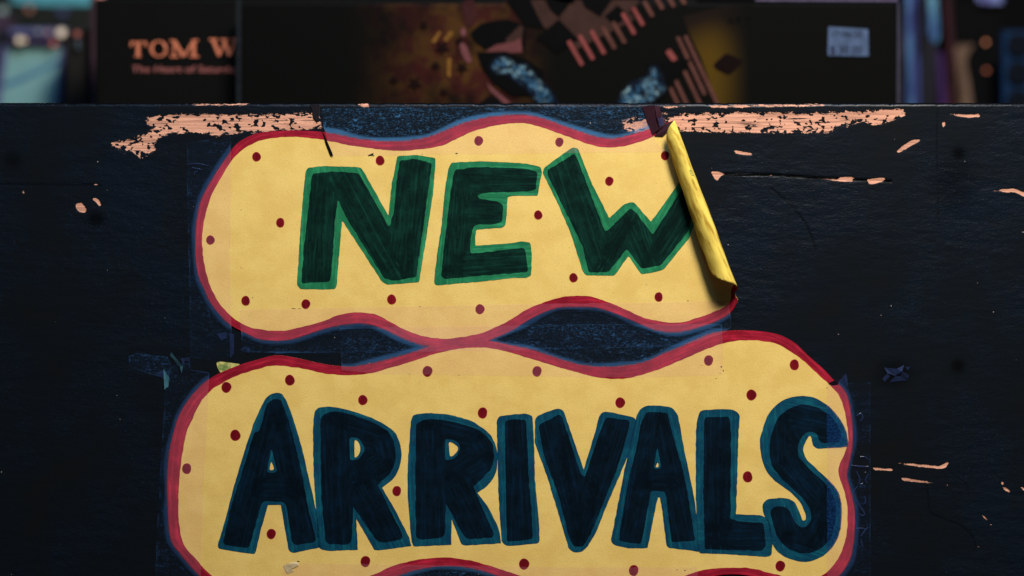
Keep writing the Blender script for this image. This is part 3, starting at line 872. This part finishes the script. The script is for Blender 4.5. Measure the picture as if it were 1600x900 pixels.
# folded and crumpled bits of film, real little folds standing off the board
SHARD = mat_film('crumpled_tape', (.11, .34, .42, 1), .8)
SHARD2 = mat_film('folded_tape', (.04, .07, .20, 1), .42)
SHARD3 = mat_film('dark_folded_tape', (.045, .014, .022, 1), 1.6)  # shadow on the folded film put into its dark colour
def fold(parent, tris, m, name='fold'):
    V = []; F = []
    for tr in tris:
        k = len(V)
        V += [W(x, y, h) for x, y, h in tr]
        F.append(tuple(range(k, k + len(tr))))
    return link(name, mesh(name, V, F), m, parent)
fold(t_al, [[(256,576,.8),(266,590,1.6),(264,603,1.0),(257,609,.5)],[(250,588,.5),(256,590,1.2),(257,593,1.0)]], SHARD)
fold(t_al, [[(268,550,.9),(284,570,1.3),(288,576,1.0),(279,572,.4),(266,556,.2)],[(284,583,.6),(287,572,1.4),(281,570,.8)]], SHARD)
fold(t_al, [[(283,560,.6),(297,558,.8),(297,566,.4),(290,563,.5),(286,570,.3)],[(246,582,.5),(256,578,.7),(257,590,.3),(246,588,.3)]], SHARD2)
fold(t_al, [[(297,577,.5),(326,581,.5),(326,584,.3),(297,579,.3)]], SHARD2)
fold(t_left, [[(358,520,.4),(366,522,.9),(366,552,1.0),(360,560,.5)],[(338,521,.3),(355,519,.6),(354,528,.4),(346,532,.3)],[(374,548,.4),(384,540,.9),(392,547,.7),(388,552,.4),(382,547,.3)]], SHARD2)
# lifted end of the top strip beside the curl, and torn film at its left end
fold(t_top, [[(1003,166,.5),(1022,165,1.6),(1026,186,2.2),(1030,202,1.4),(1019,211,.6),(1010,186,.4)],[(1022,165,1.6),(1031,166,.5),(1033,178,.6),(1040,194,1.0),(1030,202,1.4),(1026,186,2.2)],[(1030,202,1.4),(1040,194,1.0),(1054,188,1.4),(1046,201,1.6),(1036,212,1.0),(1022,213,.6)]], SHARD3)
fold(t_top, [[(1027,186,2.3),(1037,183,2.5),(1036,196,2.3),(1030,198,2.2)]], SHARD2)
fold(t_top, [[(503,205,.45),(507,210,1.2),(520,240,1.2),(521,245,.8),(516,244,.45),(509,226,.45)]], mat_plain('dark_tape_edge', (.006, .007, .008, 1), .4, .3))  # near-black strip along the left end of the film
fold(t_top, [[(574,243,.45),(584,239,.8),(583,243,.5)]], mat_plain('dirt_spot', (.01, .01, .01, 1), .6, .2))
fold(t_top, [[(484,163,.2),(500,164,.9),(500,178,.6),(497,190,.7),(490,184,.4),(488,172,.3)]], mat_plain('torn_dark_film', (.012, .010, .012, 1), .4, .3))

# torn film at the lower right sign end and the stray scrap
t_r = [o for o in col.objects if o.get('label', '').startswith('clear tape strip down the right end')][0]
fold(t_r, [[(1293,599,.6),(1303,594,1.4),(1312,592,1.0),(1309,600,.7),(1300,602,.5)]], mat_plain('shadowed_film', (.016, .010, .02, 1), .3, .4))
fold(t_r, [[(1312,594,.6),(1321,583,1.2),(1323,590,1.0),(1325,606,.5),(1318,600,.5)]], SHARD2)
def squiggle(parent, pts, w, m, name='crease'):
    P = spline(pts, 3, closed=False)
    T = np.gradient(P, axis=0); Ln = np.linalg.norm(T, axis=1, keepdims=True); N = np.stack([T[:, 1], -T[:, 0]], 1) / Ln
    n = len(P); V = []; F = []
    for i in range(n):
        ww = w * (.5 + .5 * math.sin(math.pi * (i + .5) / n)) * random.uniform(.75, 1.2)
        a = P[i] + N[i] * ww; b = P[i] - N[i] * ww
        V += [W(a[0], a[1], .24), W(P[i][0], P[i][1], .42), W(b[0], b[1], .24)]
        if i:
            k = 3 * i
            F += [(k - 3, k - 2, k + 1, k), (k - 2, k - 1, k + 2, k + 1)]
    return link(name, mesh(name, V, F, smooth=True), m, parent)
for q in [[(1329,727),(1345,729),(1360,729)],[(1338,736),(1343,748),(1343,756),(1352,754)],[(1337,778),(1343,790),(1351,804),(1347,806),(1340,800)],[(1335,805),(1337,820),(1344,835)],[(1345,838),(1352,828),(1359,822)],[(1337,826),(1350,826),(1358,830)],[(1351,775),(1352,784),(1349,790)],[(1344,714),(1352,714),(1359,722)],[(1345,841),(1347,852),(1350,858)],[(1338,650),(1345,646),(1348,652),(1344,658),(1339,656)],[(1357,740),(1352,752),(1359,756)],[(1340,760),(1336,764),(1334,772)]]:
    squiggle(t_r, q, 1.3, SHARD2)
for q in [[(291,257),(310,256),(328,260)],[(300,262),(318,266)],[(303,272),(306,268),(313,269)]]:
    squiggle(t_left, q, .9, SHARD2)

SMUDGE = mat_plain('dirt_speck', (.05, .03, .012, 1), .8, .05)
def specks(parent, pts, h):
    V = []; F = []
    for (x, y, a, b) in pts:
        k = len(V); n = 7; ph = random.uniform(0, 3)
        for j in range(n):
            t = 2 * math.pi * j / n
            rr = random.uniform(.6, 1.1)
            V.append(W(x + a * rr * math.cos(t + ph), y + b * rr * math.sin(t + ph), h + wave(x, y)))
        F.append(tuple(range(k, k + n)))
    return tag(link('dirt_specks', mesh('dirt_specks', V, F), SMUDGE, parent), kind='stuff')
specks(t_top, [(584, 243, 2.2, .7), (577, 243.4, 1, .5), (714, 239.5, 2.6, .6), (660, 241, 1, .4)], .32)
specks(new_sign, [(459, 482, 4, .5), (468, 482.4, 3, .4), (656, 479, 1.4, .7), (395, 465, .9, .9), (377, 418.5, .9, .9), (377, 328, .8, .8), (1075, 470, 1.6, .7), (1113, 470.5, 1.2, .8), (1122, 471.5, 1.6, .8), (1129, 472, 1.2, .8), (1010, 445, .9, .5)], .155)
specks(arr_sign, [(1127, 573, 1.2, 1.6), (1130, 579, .8, 1.6), (1119, 591, 1.5, .5), (1125, 583, .6, .9), (1058, 890, 1.6, .5), (1070, 891, 2, .6), (466, 877, 3, 1), (1292, 606, .6, 2.2), (640, 585, .9, .5), (717, 586, 2.0, .3), (1096, 571, .8, .5)], .255)
t_b = [o for o in col.objects if o.get('label', '').startswith('clear tape strip along the bottom edge of the ARR')][0]
FOLDP = mat_film('tape_fold_on_paper', (.95, .82, .52, 1), .6)
fold(t_b, [[(443, 882, .5), (452, 879, .9), (456, 888, .7), (447, 893, .5)], [(452, 879, .9), (464, 877, .5), (468, 882, .8), (456, 888, .7)], [(447, 893, .5), (456, 888, .7), (460, 892, .5), (450, 896, .4)]], FOLDP)
scrap = tag(fold(None, [[(1381,574,.3),(1386,583,.9),(1398,587,1.0),(1400,576,1.6)],[(1386,583,.9),(1378,592,.4),(1382,597,.2),(1390,588,.6)],[(1400,576,1.6),(1412,570,1.0),(1408,580,1.8),(1398,587,1.0)],[(1408,580,1.8),(1420,586,.8),(1418,592,.4),(1406,588,.8)],[(1414,573,.6),(1422,573,1.0),(1418,579,.5)],[(1398,587,1.0),(1406,588,.8),(1418,594,.3),(1390,597,.3)]], SHARD2, 'tape_scrap'),
    'small crumpled scrap of blue tinged tape on the board right of the signs', 'tape scrap')
lp = round_loop([(338,566),(345,565),(362,567),(376,569),(362,577),(352,584),(344,582),(340,575)], 3)
Vs, Fs, Ds = fill([lp], 5)
me = mesh('paper_scrap', np.stack([(Vs[:, 0] - 800) * S, -(.12 + .05 * np.sin(Vs[:, 0] * .3)) * .001, (450 - Vs[:, 1]) * S], 1), Fs)
def mat_scrap():
    m = M('green_yellow_paper'); c = m.coord()
    n = m.noise(m.scale(c, (.09, 1, .09)), 1, 4, .7)
    return m.end(m.bsdf(m.mix(m.step(n, .35, .65), (.12, .2, .05, 1), (.62, .52, .16, 1)), .7, .2))
tag(link('paper_scrap', me, mat_scrap()), 'tiny torn green and yellow paper scrap above the left corner of the ARRIVALS sign', 'paper scrap')

# ================================================================== records behind the board
def flatpoly(name, pts, depth, m, parent, lift=.15, r=0, sp=None):
    lp = np.array(pts, float)
    if r: lp = round_loop(pts, r)
    V, F, D = fill([lp], sp)
    k = (DIST + depth) / DIST
    me = mesh(name, np.stack([(V[:, 0] - 800) * S * k, np.full(len(V), depth - lift * .001), (450 - V[:, 1]) * S * k], 1), F, {'ed': D})
    return link(name, me, m, parent)

def sleeve(x0, x1, top, depth, size, m, label, thick=.004):
    k = (DIST + depth) / DIST
    X0 = (x0 - 800) * S * k; X1 = (x1 - 800) * S * k; Z1 = (450 - top) * S * k
    root = empty('record_sleeve', ((X0 + X1) / 2, depth + thick / 2, Z1 - size), label, 'record')
    box('cover', X0, X1, depth, depth + thick, Z1 - size, Z1, m, root, .0012)
    return root

def text_mesh(body, px, py, size_px, depth, m, parent, name='lettering', lift=.3, shear=0, sx=1.0, off=0.0):
    cu = bpy.data.curves.new('txt', 'FONT'); cu.body = body; cu.size = 1; cu.shear = shear; cu.offset = off
    to = bpy.data.objects.new('txt', cu); col.objects.link(to)
    dg = bpy.context.evaluated_depsgraph_get()
    me = bpy.data.meshes.new_from_object(to.evaluated_get(dg))
    bpy.data.objects.remove(to); bpy.data.curves.remove(cu)
    k = (DIST + depth) / DIST
    for v in me.vertices:
        x, y = v.co.x * size_px * sx + px, py - v.co.y * size_px
        v.co = ((x - 800) * S * k, depth - lift * .001, (450 - y) * S * k)
    me.materials.clear()
    return link(name, me, m, parent)

D1, D2 = .044, .056
orange = mat_plain('orange_print', (.50, .15, .075, 1), .6, .03, .1)
pinkp = mat_plain('dusty_pink_print', (.26, .085, .07, 1), .6, .1, .2)
back_rec = sleeve(149, 1090, -2, D2, .300, BLACKCARD, 'black record sleeve with orange serif lettering, half hidden at the left behind the board')
# slab serif capitals
def slab(polys):
    for p in polys:
        flatpoly('lettering', p, D2, orange, back_rec, .3)
def bar(x0, y0, x1, y1, w):
    a = np.array([x0, y0], float); b = np.array([x1, y1], float); d = (b - a) / np.linalg.norm(b - a); n = np.array([d[1], -d[0]]) * w / 2
    return [tuple(a + n), tuple(b + n), tuple(b - n), tuple(a - n)]
# built as one letter mesh each
def letter_bars(polys, hole=None):
    V = []; F = []
    k = (DIST + D2) / DIST
    for i, p in enumerate(polys):
        n0 = len(V)
        V += [((x - 800) * S * k, D2 - .0003 - i * .00004, (450 - y) * S * k) for x, y in p]
        F.append(tuple(range(n0, n0 + len(p))))
    link('lettering', mesh('lettering', V, F), orange, back_rec)
letter_bars([[(204,65),(229,65),(230,73),(227.5,73),(225,67),(219,67),(219,86),(222,89),(209,89),(213,86),(213,67),(208,68),(206,73),(203.5,73)]])
oo = []
for k_ in range(28):
    a0 = 2 * math.pi * k_ / 28; a1 = 2 * math.pi * (k_ + 1) / 28
    cx, cy = 248.5, 76.5
    oo.append([(cx + 14 * math.cos(a0), cy + 13 * math.sin(a0)), (cx + 14 * math.cos(a1), cy + 13 * math.sin(a1)), (cx + 8.5 * math.cos(a1), cy + 10.8 * math.sin(a1)), (cx + 8.5 * math.cos(a0), cy + 10.8 * math.sin(a0))])
letter_bars(oo)
letter_bars([bar(272,64,272,89,3), bar(303,64,303,89,5.5), bar(272,63.5,287,88,5.5), bar(303,63.5,288,88,3.6), bar(266,64,275,64,3), bar(300,63.5,310,63.5,3), bar(266,88.5,279,88.5,3), bar(297,88.5,311,88.5,3)])
letter_bars([bar(333,62,343,87,5.4), bar(343,87,352,64,2.8), bar(350,62,359,87,5.4), bar(359,87,368,62,2.8), bar(327,62,340,62,3), bar(344,62,356,62,2.6), bar(362,61.5,374,61.5,3)])
letter_bars([bar(374,87,385,62,3.4), bar(385,62,396,87,6.5), bar(378,79,391,79,3), bar(370,87,378,87,3), bar(390,87,400,87,3)])
text_mesh('The Heart of Saturday', 205, 113, 15, D2, pinkp, back_rec, shear=.1, sx=1.24, off=.01)

# front record in its plastic sleeve
def mat_cover():
    m = M('dark_printed_cover'); c = m.coord()
    n = m.noise(c, .012, 4, .6); n2 = m.noise(c, .05, 3, .6)
    sx = m.node('SeparateXYZ'); m.t.links.new(c, sx.inputs[0])
    x = sx.outputs[0]
    # printed smoky brown cloud of the artwork
    w = m.math('MULTIPLY', m.step(x, -280, -90), m.step(x, 80, -60))
    f = m.math('MULTIPLY', w, m.step(m.math('ADD', n, m.math('MULTIPLY', n2, .35)), .42, .82))
    brown = m.mix(m.step(m.noise(c, .035, 3), .4, .6), (.035, .008, .006, 1), (.052, .022, .006, 1))
    return m.end(m.bsdf(m.mix(f, (.0030, .0029, .0024, 1), brown), .6, .02))
front_rec = sleeve(376, 1402, 5, D1, .306, mat_cover(), 'dark record sleeve with collage artwork, diagonal stripes and a pale price sticker')
pr = lambda name, rgb, v=.25, sc=.06: mat_plain(name, tuple(q * .40 for q in rgb[:3]) + (1,), .7, .03, v, sc)
ink_red = pr('dull_red_print', (.30, .075, .055, 1), .4)
ink_brown = pr('brown_print', (.085, .040, .030, 1), .35)
ink_black = pr('black_print', (.004, .004, .0035, 1))
ink_ochre = pr('ochre_print', (.145, .080, .008, 1), .5, .012)
ink_gold = pr('gold_print', (.36, .16, .03, 1), .5)
ink_pink = pr('pink_print', (.30, .10, .10, 1), .4)
art = lambda pts, m, lift=.15, r=0, name='artwork_patch', sp=None: flatpoly(name, pts, D1, m, front_rec, lift, r, sp)
# ochre panel at the right with a dark diamond
def mat_ochre():
    m = M('ochre_panel_print'); c = m.coord()
    sx = m.node('SeparateXYZ'); m.t.links.new(c, sx.inputs[0])
    dx = m.math('MULTIPLY', m.math('SUBTRACT', sx.outputs[0], 335), 1 / 85)
    dz = m.math('MULTIPLY', m.math('SUBTRACT', sx.outputs[2], 345), 1 / 95)
    rr = m.math('ADD', m.math('MULTIPLY', dx, dx), m.math('MULTIPLY', dz, dz))
    f = m.mix(m.step(rr, 1.3, .0), (.0090, .0052, .0036, 1), (.060, .032, .0035, 1))
    f = m.mix(m.step(sx.outputs[0], 325, 398), f, (.0030, .0029, .0024, 1))
    return m.end(m.bsdf(f, .6, .02))
art([(1066,26),(1090,20),(1140,8),(1176,7),(1180,60),(1184,158),(1184,175),(1128,175),(1116,148),(1096,92),(1074,46)], mat_ochre(), .15)
art([(1114,101),(1133,84),(1138,84),(1160,94),(1159,99),(1142,116),(1136,117),(1118,108)], pr('dark_diamond_print', (.012, .005, .004, 1)), .3, 3)
for i, ch in enumerate('APT'):
    text_mesh(ch, 1136 + i * 14, 38, 16, D1, ink_black, front_rec, 'lettering', .4)
# checkerboard of diamonds, upper middle
art([(786,0),(1000,0),(990,14),(900,60),(870,52),(852,44),(820,30)], ink_brown, .12)
for c0 in [[(851,-6),(872,2),(895,6),(905,-6)],[(848,-8),(898,-4),(873,28),(860,16)],[(905,-8),(962,-8),(938,26),(914,12)],[(873,30),(905,62),(870,84),(838,60)],[(965,8),(984,26),(960,40),(944,26)],[(785,-6),(826,-6),(838,20),(852,46),(820,40)]]:
    art(c0, ink_black, .3)
art([(734,52),(752,36),(792,30),(822,40),(820,80),(762,80),(742,66)], ink_black, .26, 5)
art([(759,80),(775,70),(800,66),(814,60),(816,82),(764,84)], pr('rose_triangle_print', (.24, .075, .07, 1), .5), .35)
art([(790,62),(812,40),(818,42),(812,80),(796,80)], ink_brown, .3)
# slanted stripes on two bands
def stripe(cx, cy, ln, w, ang, m):
    d = np.array([math.cos(ang), math.sin(ang)]); n = np.array([d[1], -d[0]])
    c0 = np.array([cx, cy]); a = c0 - d * ln / 2; b = c0 + d * ln / 2
    art([tuple(a - n * w / 2), tuple(b - n * w / 2), tuple(b + n * w / 2), tuple(a + n * w / 2)], m, .45, 2, 'stripe')
st_a = pr('stripe_print_bright', (.42, .10, .085, 1), .35); st_b = pr('stripe_print_dull', (.20, .075, .055, 1), .35)
pts = [(899,83,44),(916,74,44),(934,66,42),(951,59,40),(967,51,38),(982,37,38),(997,26,32),(1013,14,28),(1030,5,22),(1048,2,20),(1066,-1,18)]
for i, (x, y, ln) in enumerate(pts):
    stripe(x, y, ln, 6.4, 1.05, (st_a, st_a, st_a, st_b, st_b, st_a, st_a, st_b, st_b, st_b, st_b)[i])
art([(884,62),(978,14),(992,30),(896,80)], ink_brown, .2)
stripe(1049, 87, 20, 9, .95, st_a)
for x, y, ln in [(1096,110,120),(1080,103,100),(1082,138,60),(1066,148,50),(1054,152,34)]:
    stripe(x, y, ln, 6, 1.13, st_b)
art([(745,82),(790,80),(822,92),(850,112),(842,150),(800,150),(770,130),(752,104)], ink_black, .42)
art([(1010,100),(1080,92),(1062,118),(1040,146),(1030,158),(1010,158)], ink_black, .47)
# sequinned blue patches
def mat_sequin():
    m = M('blue_sequin_print'); c = m.coord()
    v = m.node('TexVoronoi'); m.t.links.new(m.scale(c, (.19, 1, .14), .4), v.inputs['Vector']); v.inputs['Scale'].default_value = 1
    n = m.noise(m.scale(c, (.06, 1, .06)), 1, 4, .7)
    f = m.math('MULTIPLY', m.step(v.outputs['Distance'], .75, .2), m.step(m.math('ADD', n, m.math('MULTIPLY', m.step(m.attr('ed'), 0, 9), .45)), .55, .95))
    c0 = m.mix(m.step(n, .45, .7), (.025, .085, .15, 1), (.22, .34, .34, 1))
    return m.end(m.bsdf(m.mix(f, (.003, .005, .010, 1), c0), .6, .03))
seq = mat_sequin()
art([(768,94),(780,86),(792,88),(806,98),(824,100),(842,122),(858,136),(874,162),(845,170),(822,140),(806,130),(792,118),(772,116),(764,106)], seq, .55, sp=4)
art([(962,165),(968,146),(986,128),(1010,118),(1016,102),(1026,102),(1036,118),(1042,142),(1024,156),(1018,172),(962,176)], seq, .55, sp=4)
art([(763,150),(800,160),(812,175),(742,175),(748,162)], pr('dark_blob_print', (.008, .006, .006, 1)), .2)
art([(760,128),(772,140),(800,162),(788,162),(766,142)], ink_pink, .3)
# small stars and warm flecks of the artwork on the left
def star(cx, cy, r, m, n=5):
    pts = []
    for i in range(2 * n):
        a = math.pi * i / n + .3
        q = r if i % 2 == 0 else r * .45
        pts.append((cx + q * math.cos(a), cy + q * math.sin(a)))
    art(pts, m, .5, name='artwork_star')
dk = pr('dark_star_print', (.018, .007, .006, 1))
for x, y, r in [(691,75,13),(681,103,9),(648,131,13),(616,125,9),(718,64,8),(722,106,11),(694,144,8),(662,40,9)]:
    star(x, y, r, dk)
for p in [[(673,66),(686,48),(690,50),(680,68)],[(692,62),(704,48),(709,52),(698,66)],[(699,92),(705,90),(704,122),(698,118)]]:
    art(p, ink_gold, .4, 3)
art([(719,48),(726,42),(729,54),(722,58)], ink_pink, .4, 3)
art([(722,4),(738,-4),(748,24),(736,44),(726,40)], pr('faded_rose_print', (.075, .022, .02, 1), .5, .03), .3, 6)
art([(715,62),(728,70),(738,96),(731,100),(722,86)], ink_pink, .35, 5)
# price sticker
stick = flatpoly('price_sticker', [(1294,42),(1356,46),(1357,88),(1293,87)], D1, mat_plain('pale_blue_label', (.060, .085, .14, 1), .6, .02, .6, .05), front_rec, .6)
tm = mat_plain('label_print', (.006, .006, .014, 1), .6, .02)
for body, x, y, sz in (('17/06/20', 1297, 58, 14), ('$ 30.00', 1296, 84, 17)):
    tt = text_mesh(body, x, y, sz, D1, tm, stick, 'lettering', .75, sx=1.0 if sz == 14 else .98)
# plastic outer sleeve rim
rim = mat_film('plastic_rim', (.09, .08, .11, 1), .5)
flatpoly('plastic_edge', [(1401,4),(1405,5),(1405,180),(1401,180)], D1, rim, front_rec, .9)
flatpoly('plastic_edge', [(369,0),(378,0),(378,180),(369,180)], D1, mat_film('plastic_seam', (.022, .026, .03, 1), .55), front_rec, .9)
flatpoly('plastic_edge', [(1180,-2),(1402,-1),(1402,3),(1180,2)], D1, mat_film('plastic_top', (.16, .12, .20, 1), .7), front_rec, .9)

# ---------------------------------------------------------------- things far left
D3 = .125
def thing(name, label, cat, px, py, depth, group=None):
    return empty(name, W(px, py, 0, depth), label, cat, group)
def pbox(name, x0, y0, x1, y1, depth, th, m, parent, bev=.0006):
    k = (DIST + depth) / DIST
    return box(name, (x0 - 800) * S * k, (x1 - 800) * S * k, depth, depth + th, (450 - y1) * S * k, (450 - y0) * S * k, m, parent, bev)
cyan = mat_plain('pale_cyan_card', (.15, .28, .26, 1), .6, .05, .25, .02)
cyan2 = mat_plain('bright_cyan_card', (.08, .28, .30, 1), .6, .05, .45, .03)
lav = mat_plain('lavender_plastic', (.08, .08, .16, 1), .3, .4, .5, .08)
maroon = mat_plain('maroon_plastic', (.030, .014, .017, 1), .5, .2, .4, .02)
cs = thing('disc_case', 'disc case at far left, its pale cyan insert crossed by a dark line', 'disc case', 50, 420, D3)
pbox('case', -40, 46, 108, 420, D3, .010, GREY, cs)
flatpoly('insert', [(14,72),(94,73),(92,110),(86,175),(-4,175),(4,130)], D3, cyan, cs, .3)
flatpoly('insert_line', [(2,131),(30,122),(60,108),(92,92),(94,98),(64,113),(34,128),(4,138)], D3, mat_plain('dark_blue_line', (.03, .12, .2, 1), .6), cs, .5)
flatpoly('insert_edge', [(-12,175),(4,72),(14,72),(0,175)], D3, lav, cs, .5)
flatpoly('insert_edge', [(94,76),(99,76),(94,175),(86,175)], D3, lav, cs, .5)
rimm = pbox('case_hinge', 14, 44, 104, 54, D3 - .004, .004, lav, cs)
pbox('case_hinge', 14, 61, 92, 68, D3 - .004, .004, mat_plain('dark_lavender', (.07, .05, .10, 1), .3, .4), cs)
glint = mat_plain('cream_highlight', (.95, .72, .48, 1), .5, .3, .1)  # highlights on the shiny plastic, painted as small spots
orr = mat_plain('red_highlight', (.6, .15, .08, 1), .5, .3, .1)
def disc(name, px, py, r, depth, m, parent):
    flatpoly(name, [(px + r * math.cos(a), py + r * math.sin(a)) for a in [k * math.pi / 7 for k in range(14)]], depth, m, parent, .3)
disc('cream_spot', 96, 51, 6.5, D3 - .005, glint, cs)
disc('cream_spot', 31, 63, 5.5, D3 - .005, glint, cs)
disc('cream_spot', 38, 63, 3.5, D3 - .005, glint, cs)
disc('red_spot', 84, 69, 4, D3 - .005, orr, cs)
disc('cream_spot', 60, 49, 3, D3 - .005, mat_plain('dull_cream', (.35, .36, .33, 1), .5), cs)
disc('cream_spot', 76, 51, 3.5, D3 - .005, mat_plain('dull_pink', (.45, .25, .22, 1), .5), cs)
cs2 = thing('disc_case', 'dark disc case standing behind, its pale cyan top strip showing at the upper left', 'disc case', 80, 420, D3 + .03)
pbox('case', 4, 4, 146, 420, D3 + .03, .010, mat_plain('green_black_plastic', (.010, .011, .008, 1), .4, .3), cs2)
flatpoly('insert', [(16,-14),(144,-14),(144,7),(78,8),(20,4)], D3 + .03, cyan2, cs2, .4)
disc('red_spot', 46, 14, 5, D3 + .028, mat_plain('rust_spot', (.35, .14, .09, 1), .5), cs2)
disc('pale_spot', 4, 17, 7, D3 + .028, mat_plain('sage_spot', (.25, .33, .28, 1), .5), cs2)
disc('blue_spot', 98, 19, 7, D3 + .028, mat_plain('slate_spot', (.04, .05, .10, 1), .5), cs2)
sp = thing('record_spine', 'maroon record sleeve spine standing beside the black sleeve with orange lettering', 'record', 128, 420, D3 - .03)
pbox('cover', 104, 45, 143, 430, D3 - .03, .09, mat_plain('black_brown_card', (.010, .008, .006, 1), .5, .2, .3), sp)
pbox('sleeve_edge', 141, -10, 147, 430, D3 - .036, .09, maroon, sp)
disc('red_spot', 121, 53, 5, D3 - .031, mat_plain('rust_label', (.28, .08, .06, 1), .5), sp)
pbox('sleeve_edge', 118, 62, 123, 78, D3 - .033, .003, mat_plain('slate_label', (.035, .05, .06, 1), .5), sp)
pbox('sleeve_edge', 150, -8, 163, 2, D3 - .032, .002, mat_plain('salmon_tab', (.6, .22, .18, 1), .5), sp)
msp = thing('record_spine', 'dull purple record sleeve spine at the extreme left edge', 'record', 5, 420, D3 - .02)
pbox('cover', -30, 20, 8, 430, D3 + .012, .05, mat_plain('purple_brown_card', (.040, .022, .036, 1), .5, .2, .4), msp)

# ---------------------------------------------------------------- things far right
def spine(x0, x1, y0, y1, depth, m, label, lean=0.0):
    r = thing('record_spine', label, 'record', (x0 + x1) / 2, y1, depth)
    k = (DIST + depth) / DIST
    X0, X1 = (x0 - 800) * S * k, (x1 - 800) * S * k
    Z0, Z1 = (450 - 430) * S * k - .02, (450 - y0) * S * k
    lx = lean * S
    V = []; F = []
    n = 12
    for i in range(n + 1):
        t = i / n
        z = Z0 + (Z1 - Z0) * t
        wv = .0009 * math.sin(t * 9 + x0)
        for (x, y) in ((X0, depth), (X1, depth), (X1, depth + .2), (X0, depth + .2)):
            V.append((x + wv + lx * (t - .5), y, z))
    for i in range(n):
        for j in range(4):
            a = i * 4 + j; b = i * 4 + (j + 1) % 4
            F.append((a, b, b + 4, a + 4))
    F.append((0, 3, 2, 1)); F.append((n * 4, n * 4 + 1, n * 4 + 2, n * 4 + 3))
    link('cover', mesh('cover', V, F), m, r)
    return r
def mat_sheen(name, a, b):
    m = M(name); c = m.coord()
    n = m.noise(m.scale(c, (.05, 1, .010)), 1, 4, .6)
    return m.end(m.bsdf(m.mix(m.step(n, .35, .65), a, b), .35, .12))
DR = .10
spine(1406, 1413, 2, 400, DR, mat_sheen('grey_plastic', (.008,.008,.012,1), (.03,.026,.04,1)), 'grey plastic record sleeve edge just right of the large dark sleeve')
spine(1415, 1426, -8, 400, DR, mat_sheen('blue_plastic', (.018,.028,.09,1), (.045,.10,.18,1)), 'blue plastic record sleeve edge, widest of the pale vertical edges at right')
spine(1428, 1436, -8, 400, DR + .01, mat_sheen('violet_plastic', (.009,.008,.03,1), (.030,.038,.12,1)), 'violet blue plastic record sleeve edge right beside the widest blue edge')
spine(1438, 1449, -8, 400, DR + .02, mat_plain('black_spine_card', (.004,.004,.005,1), .5, .1), 'black record spine between the violet blue and the short cyan edge')
s5 = spine(1450, 1465, -8, 400, DR + .02, mat_plain('dark_spine', (.007,.006,.009,1), .5, .1), 'dark record spine whose top carries a short bright cyan plastic tab')
flatpoly('plastic_tab', [(1449,-8),(1462,-8),(1466,30),(1467,58),(1463,68),(1456,66),(1450,50)], DR + .02, mat_sheen('cyan_plastic', (.020,.045,.12,1), (.12,.30,.31,1)), s5, .8, 4)
flatpoly('purple_strip', [(1463,80),(1473,84),(1479,170),(1467,170)], DR + .02, mat_plain('purple_plastic', (.026,.010,.045,1), .5, .05), s5, .8)
s6 = spine(1478, 1490, -8, 400, DR + .02, mat_sheen('dark_red_plastic', (.010,.003,.003,1), (.035,.009,.014,1)), 'dark red record spine in the group at right')
s7 = spine(1492, 1566, 8, 400, DR + .03, mat_plain('black_box_card', (.002,.002,.002,1), .6, .02), 'black record box at right with tan strip and two small orange spots')
flatpoly('tan_strip', [(1491,72),(1500,70),(1522,70),(1512,82),(1508,100),(1514,130),(1520,175),(1496,175),(1495,110)], DR + .028, mat_sheen('tan_plastic', (.028,.016,.009,1), (.11,.065,.042,1)), s7, .8, 4)
disc('orange_spot', 1540, 66, 2.6, DR + .026, mat_plain('orange_spot', (.95,.30,.13,1), .5), s7)
disc('orange_spot', 1541, 110, 2.3, DR + .026, mat_plain('rust_orange_spot', (.7,.2,.09,1), .5), s7)
flatpoly('lilac_strip', [(1524,-10),(1566,-10),(1566,5),(1545,6),(1528,3)], DR + .028, mat_sheen('lilac_plastic', (.045,.028,.1,1), (.14,.17,.32,1)), s7, .8)
s8 = thing('record_sleeve', 'deep blue record sleeve with a column of dark circles at the right edge', 'record', 1620, 400, DR + .01)
pbox('cover', 1566, 48, 1720, 430, DR + .01, .004, mat_plain('deep_blue_card', (.004,.014,.036,1), .6, .03, .3), s8)
for i in range(3):
    disc('dark_circle', 1591, 70 + i * 44, 18, DR + .009, mat_plain('dark_circle_print', (.003,.004,.006,1), .6, .02), s8)
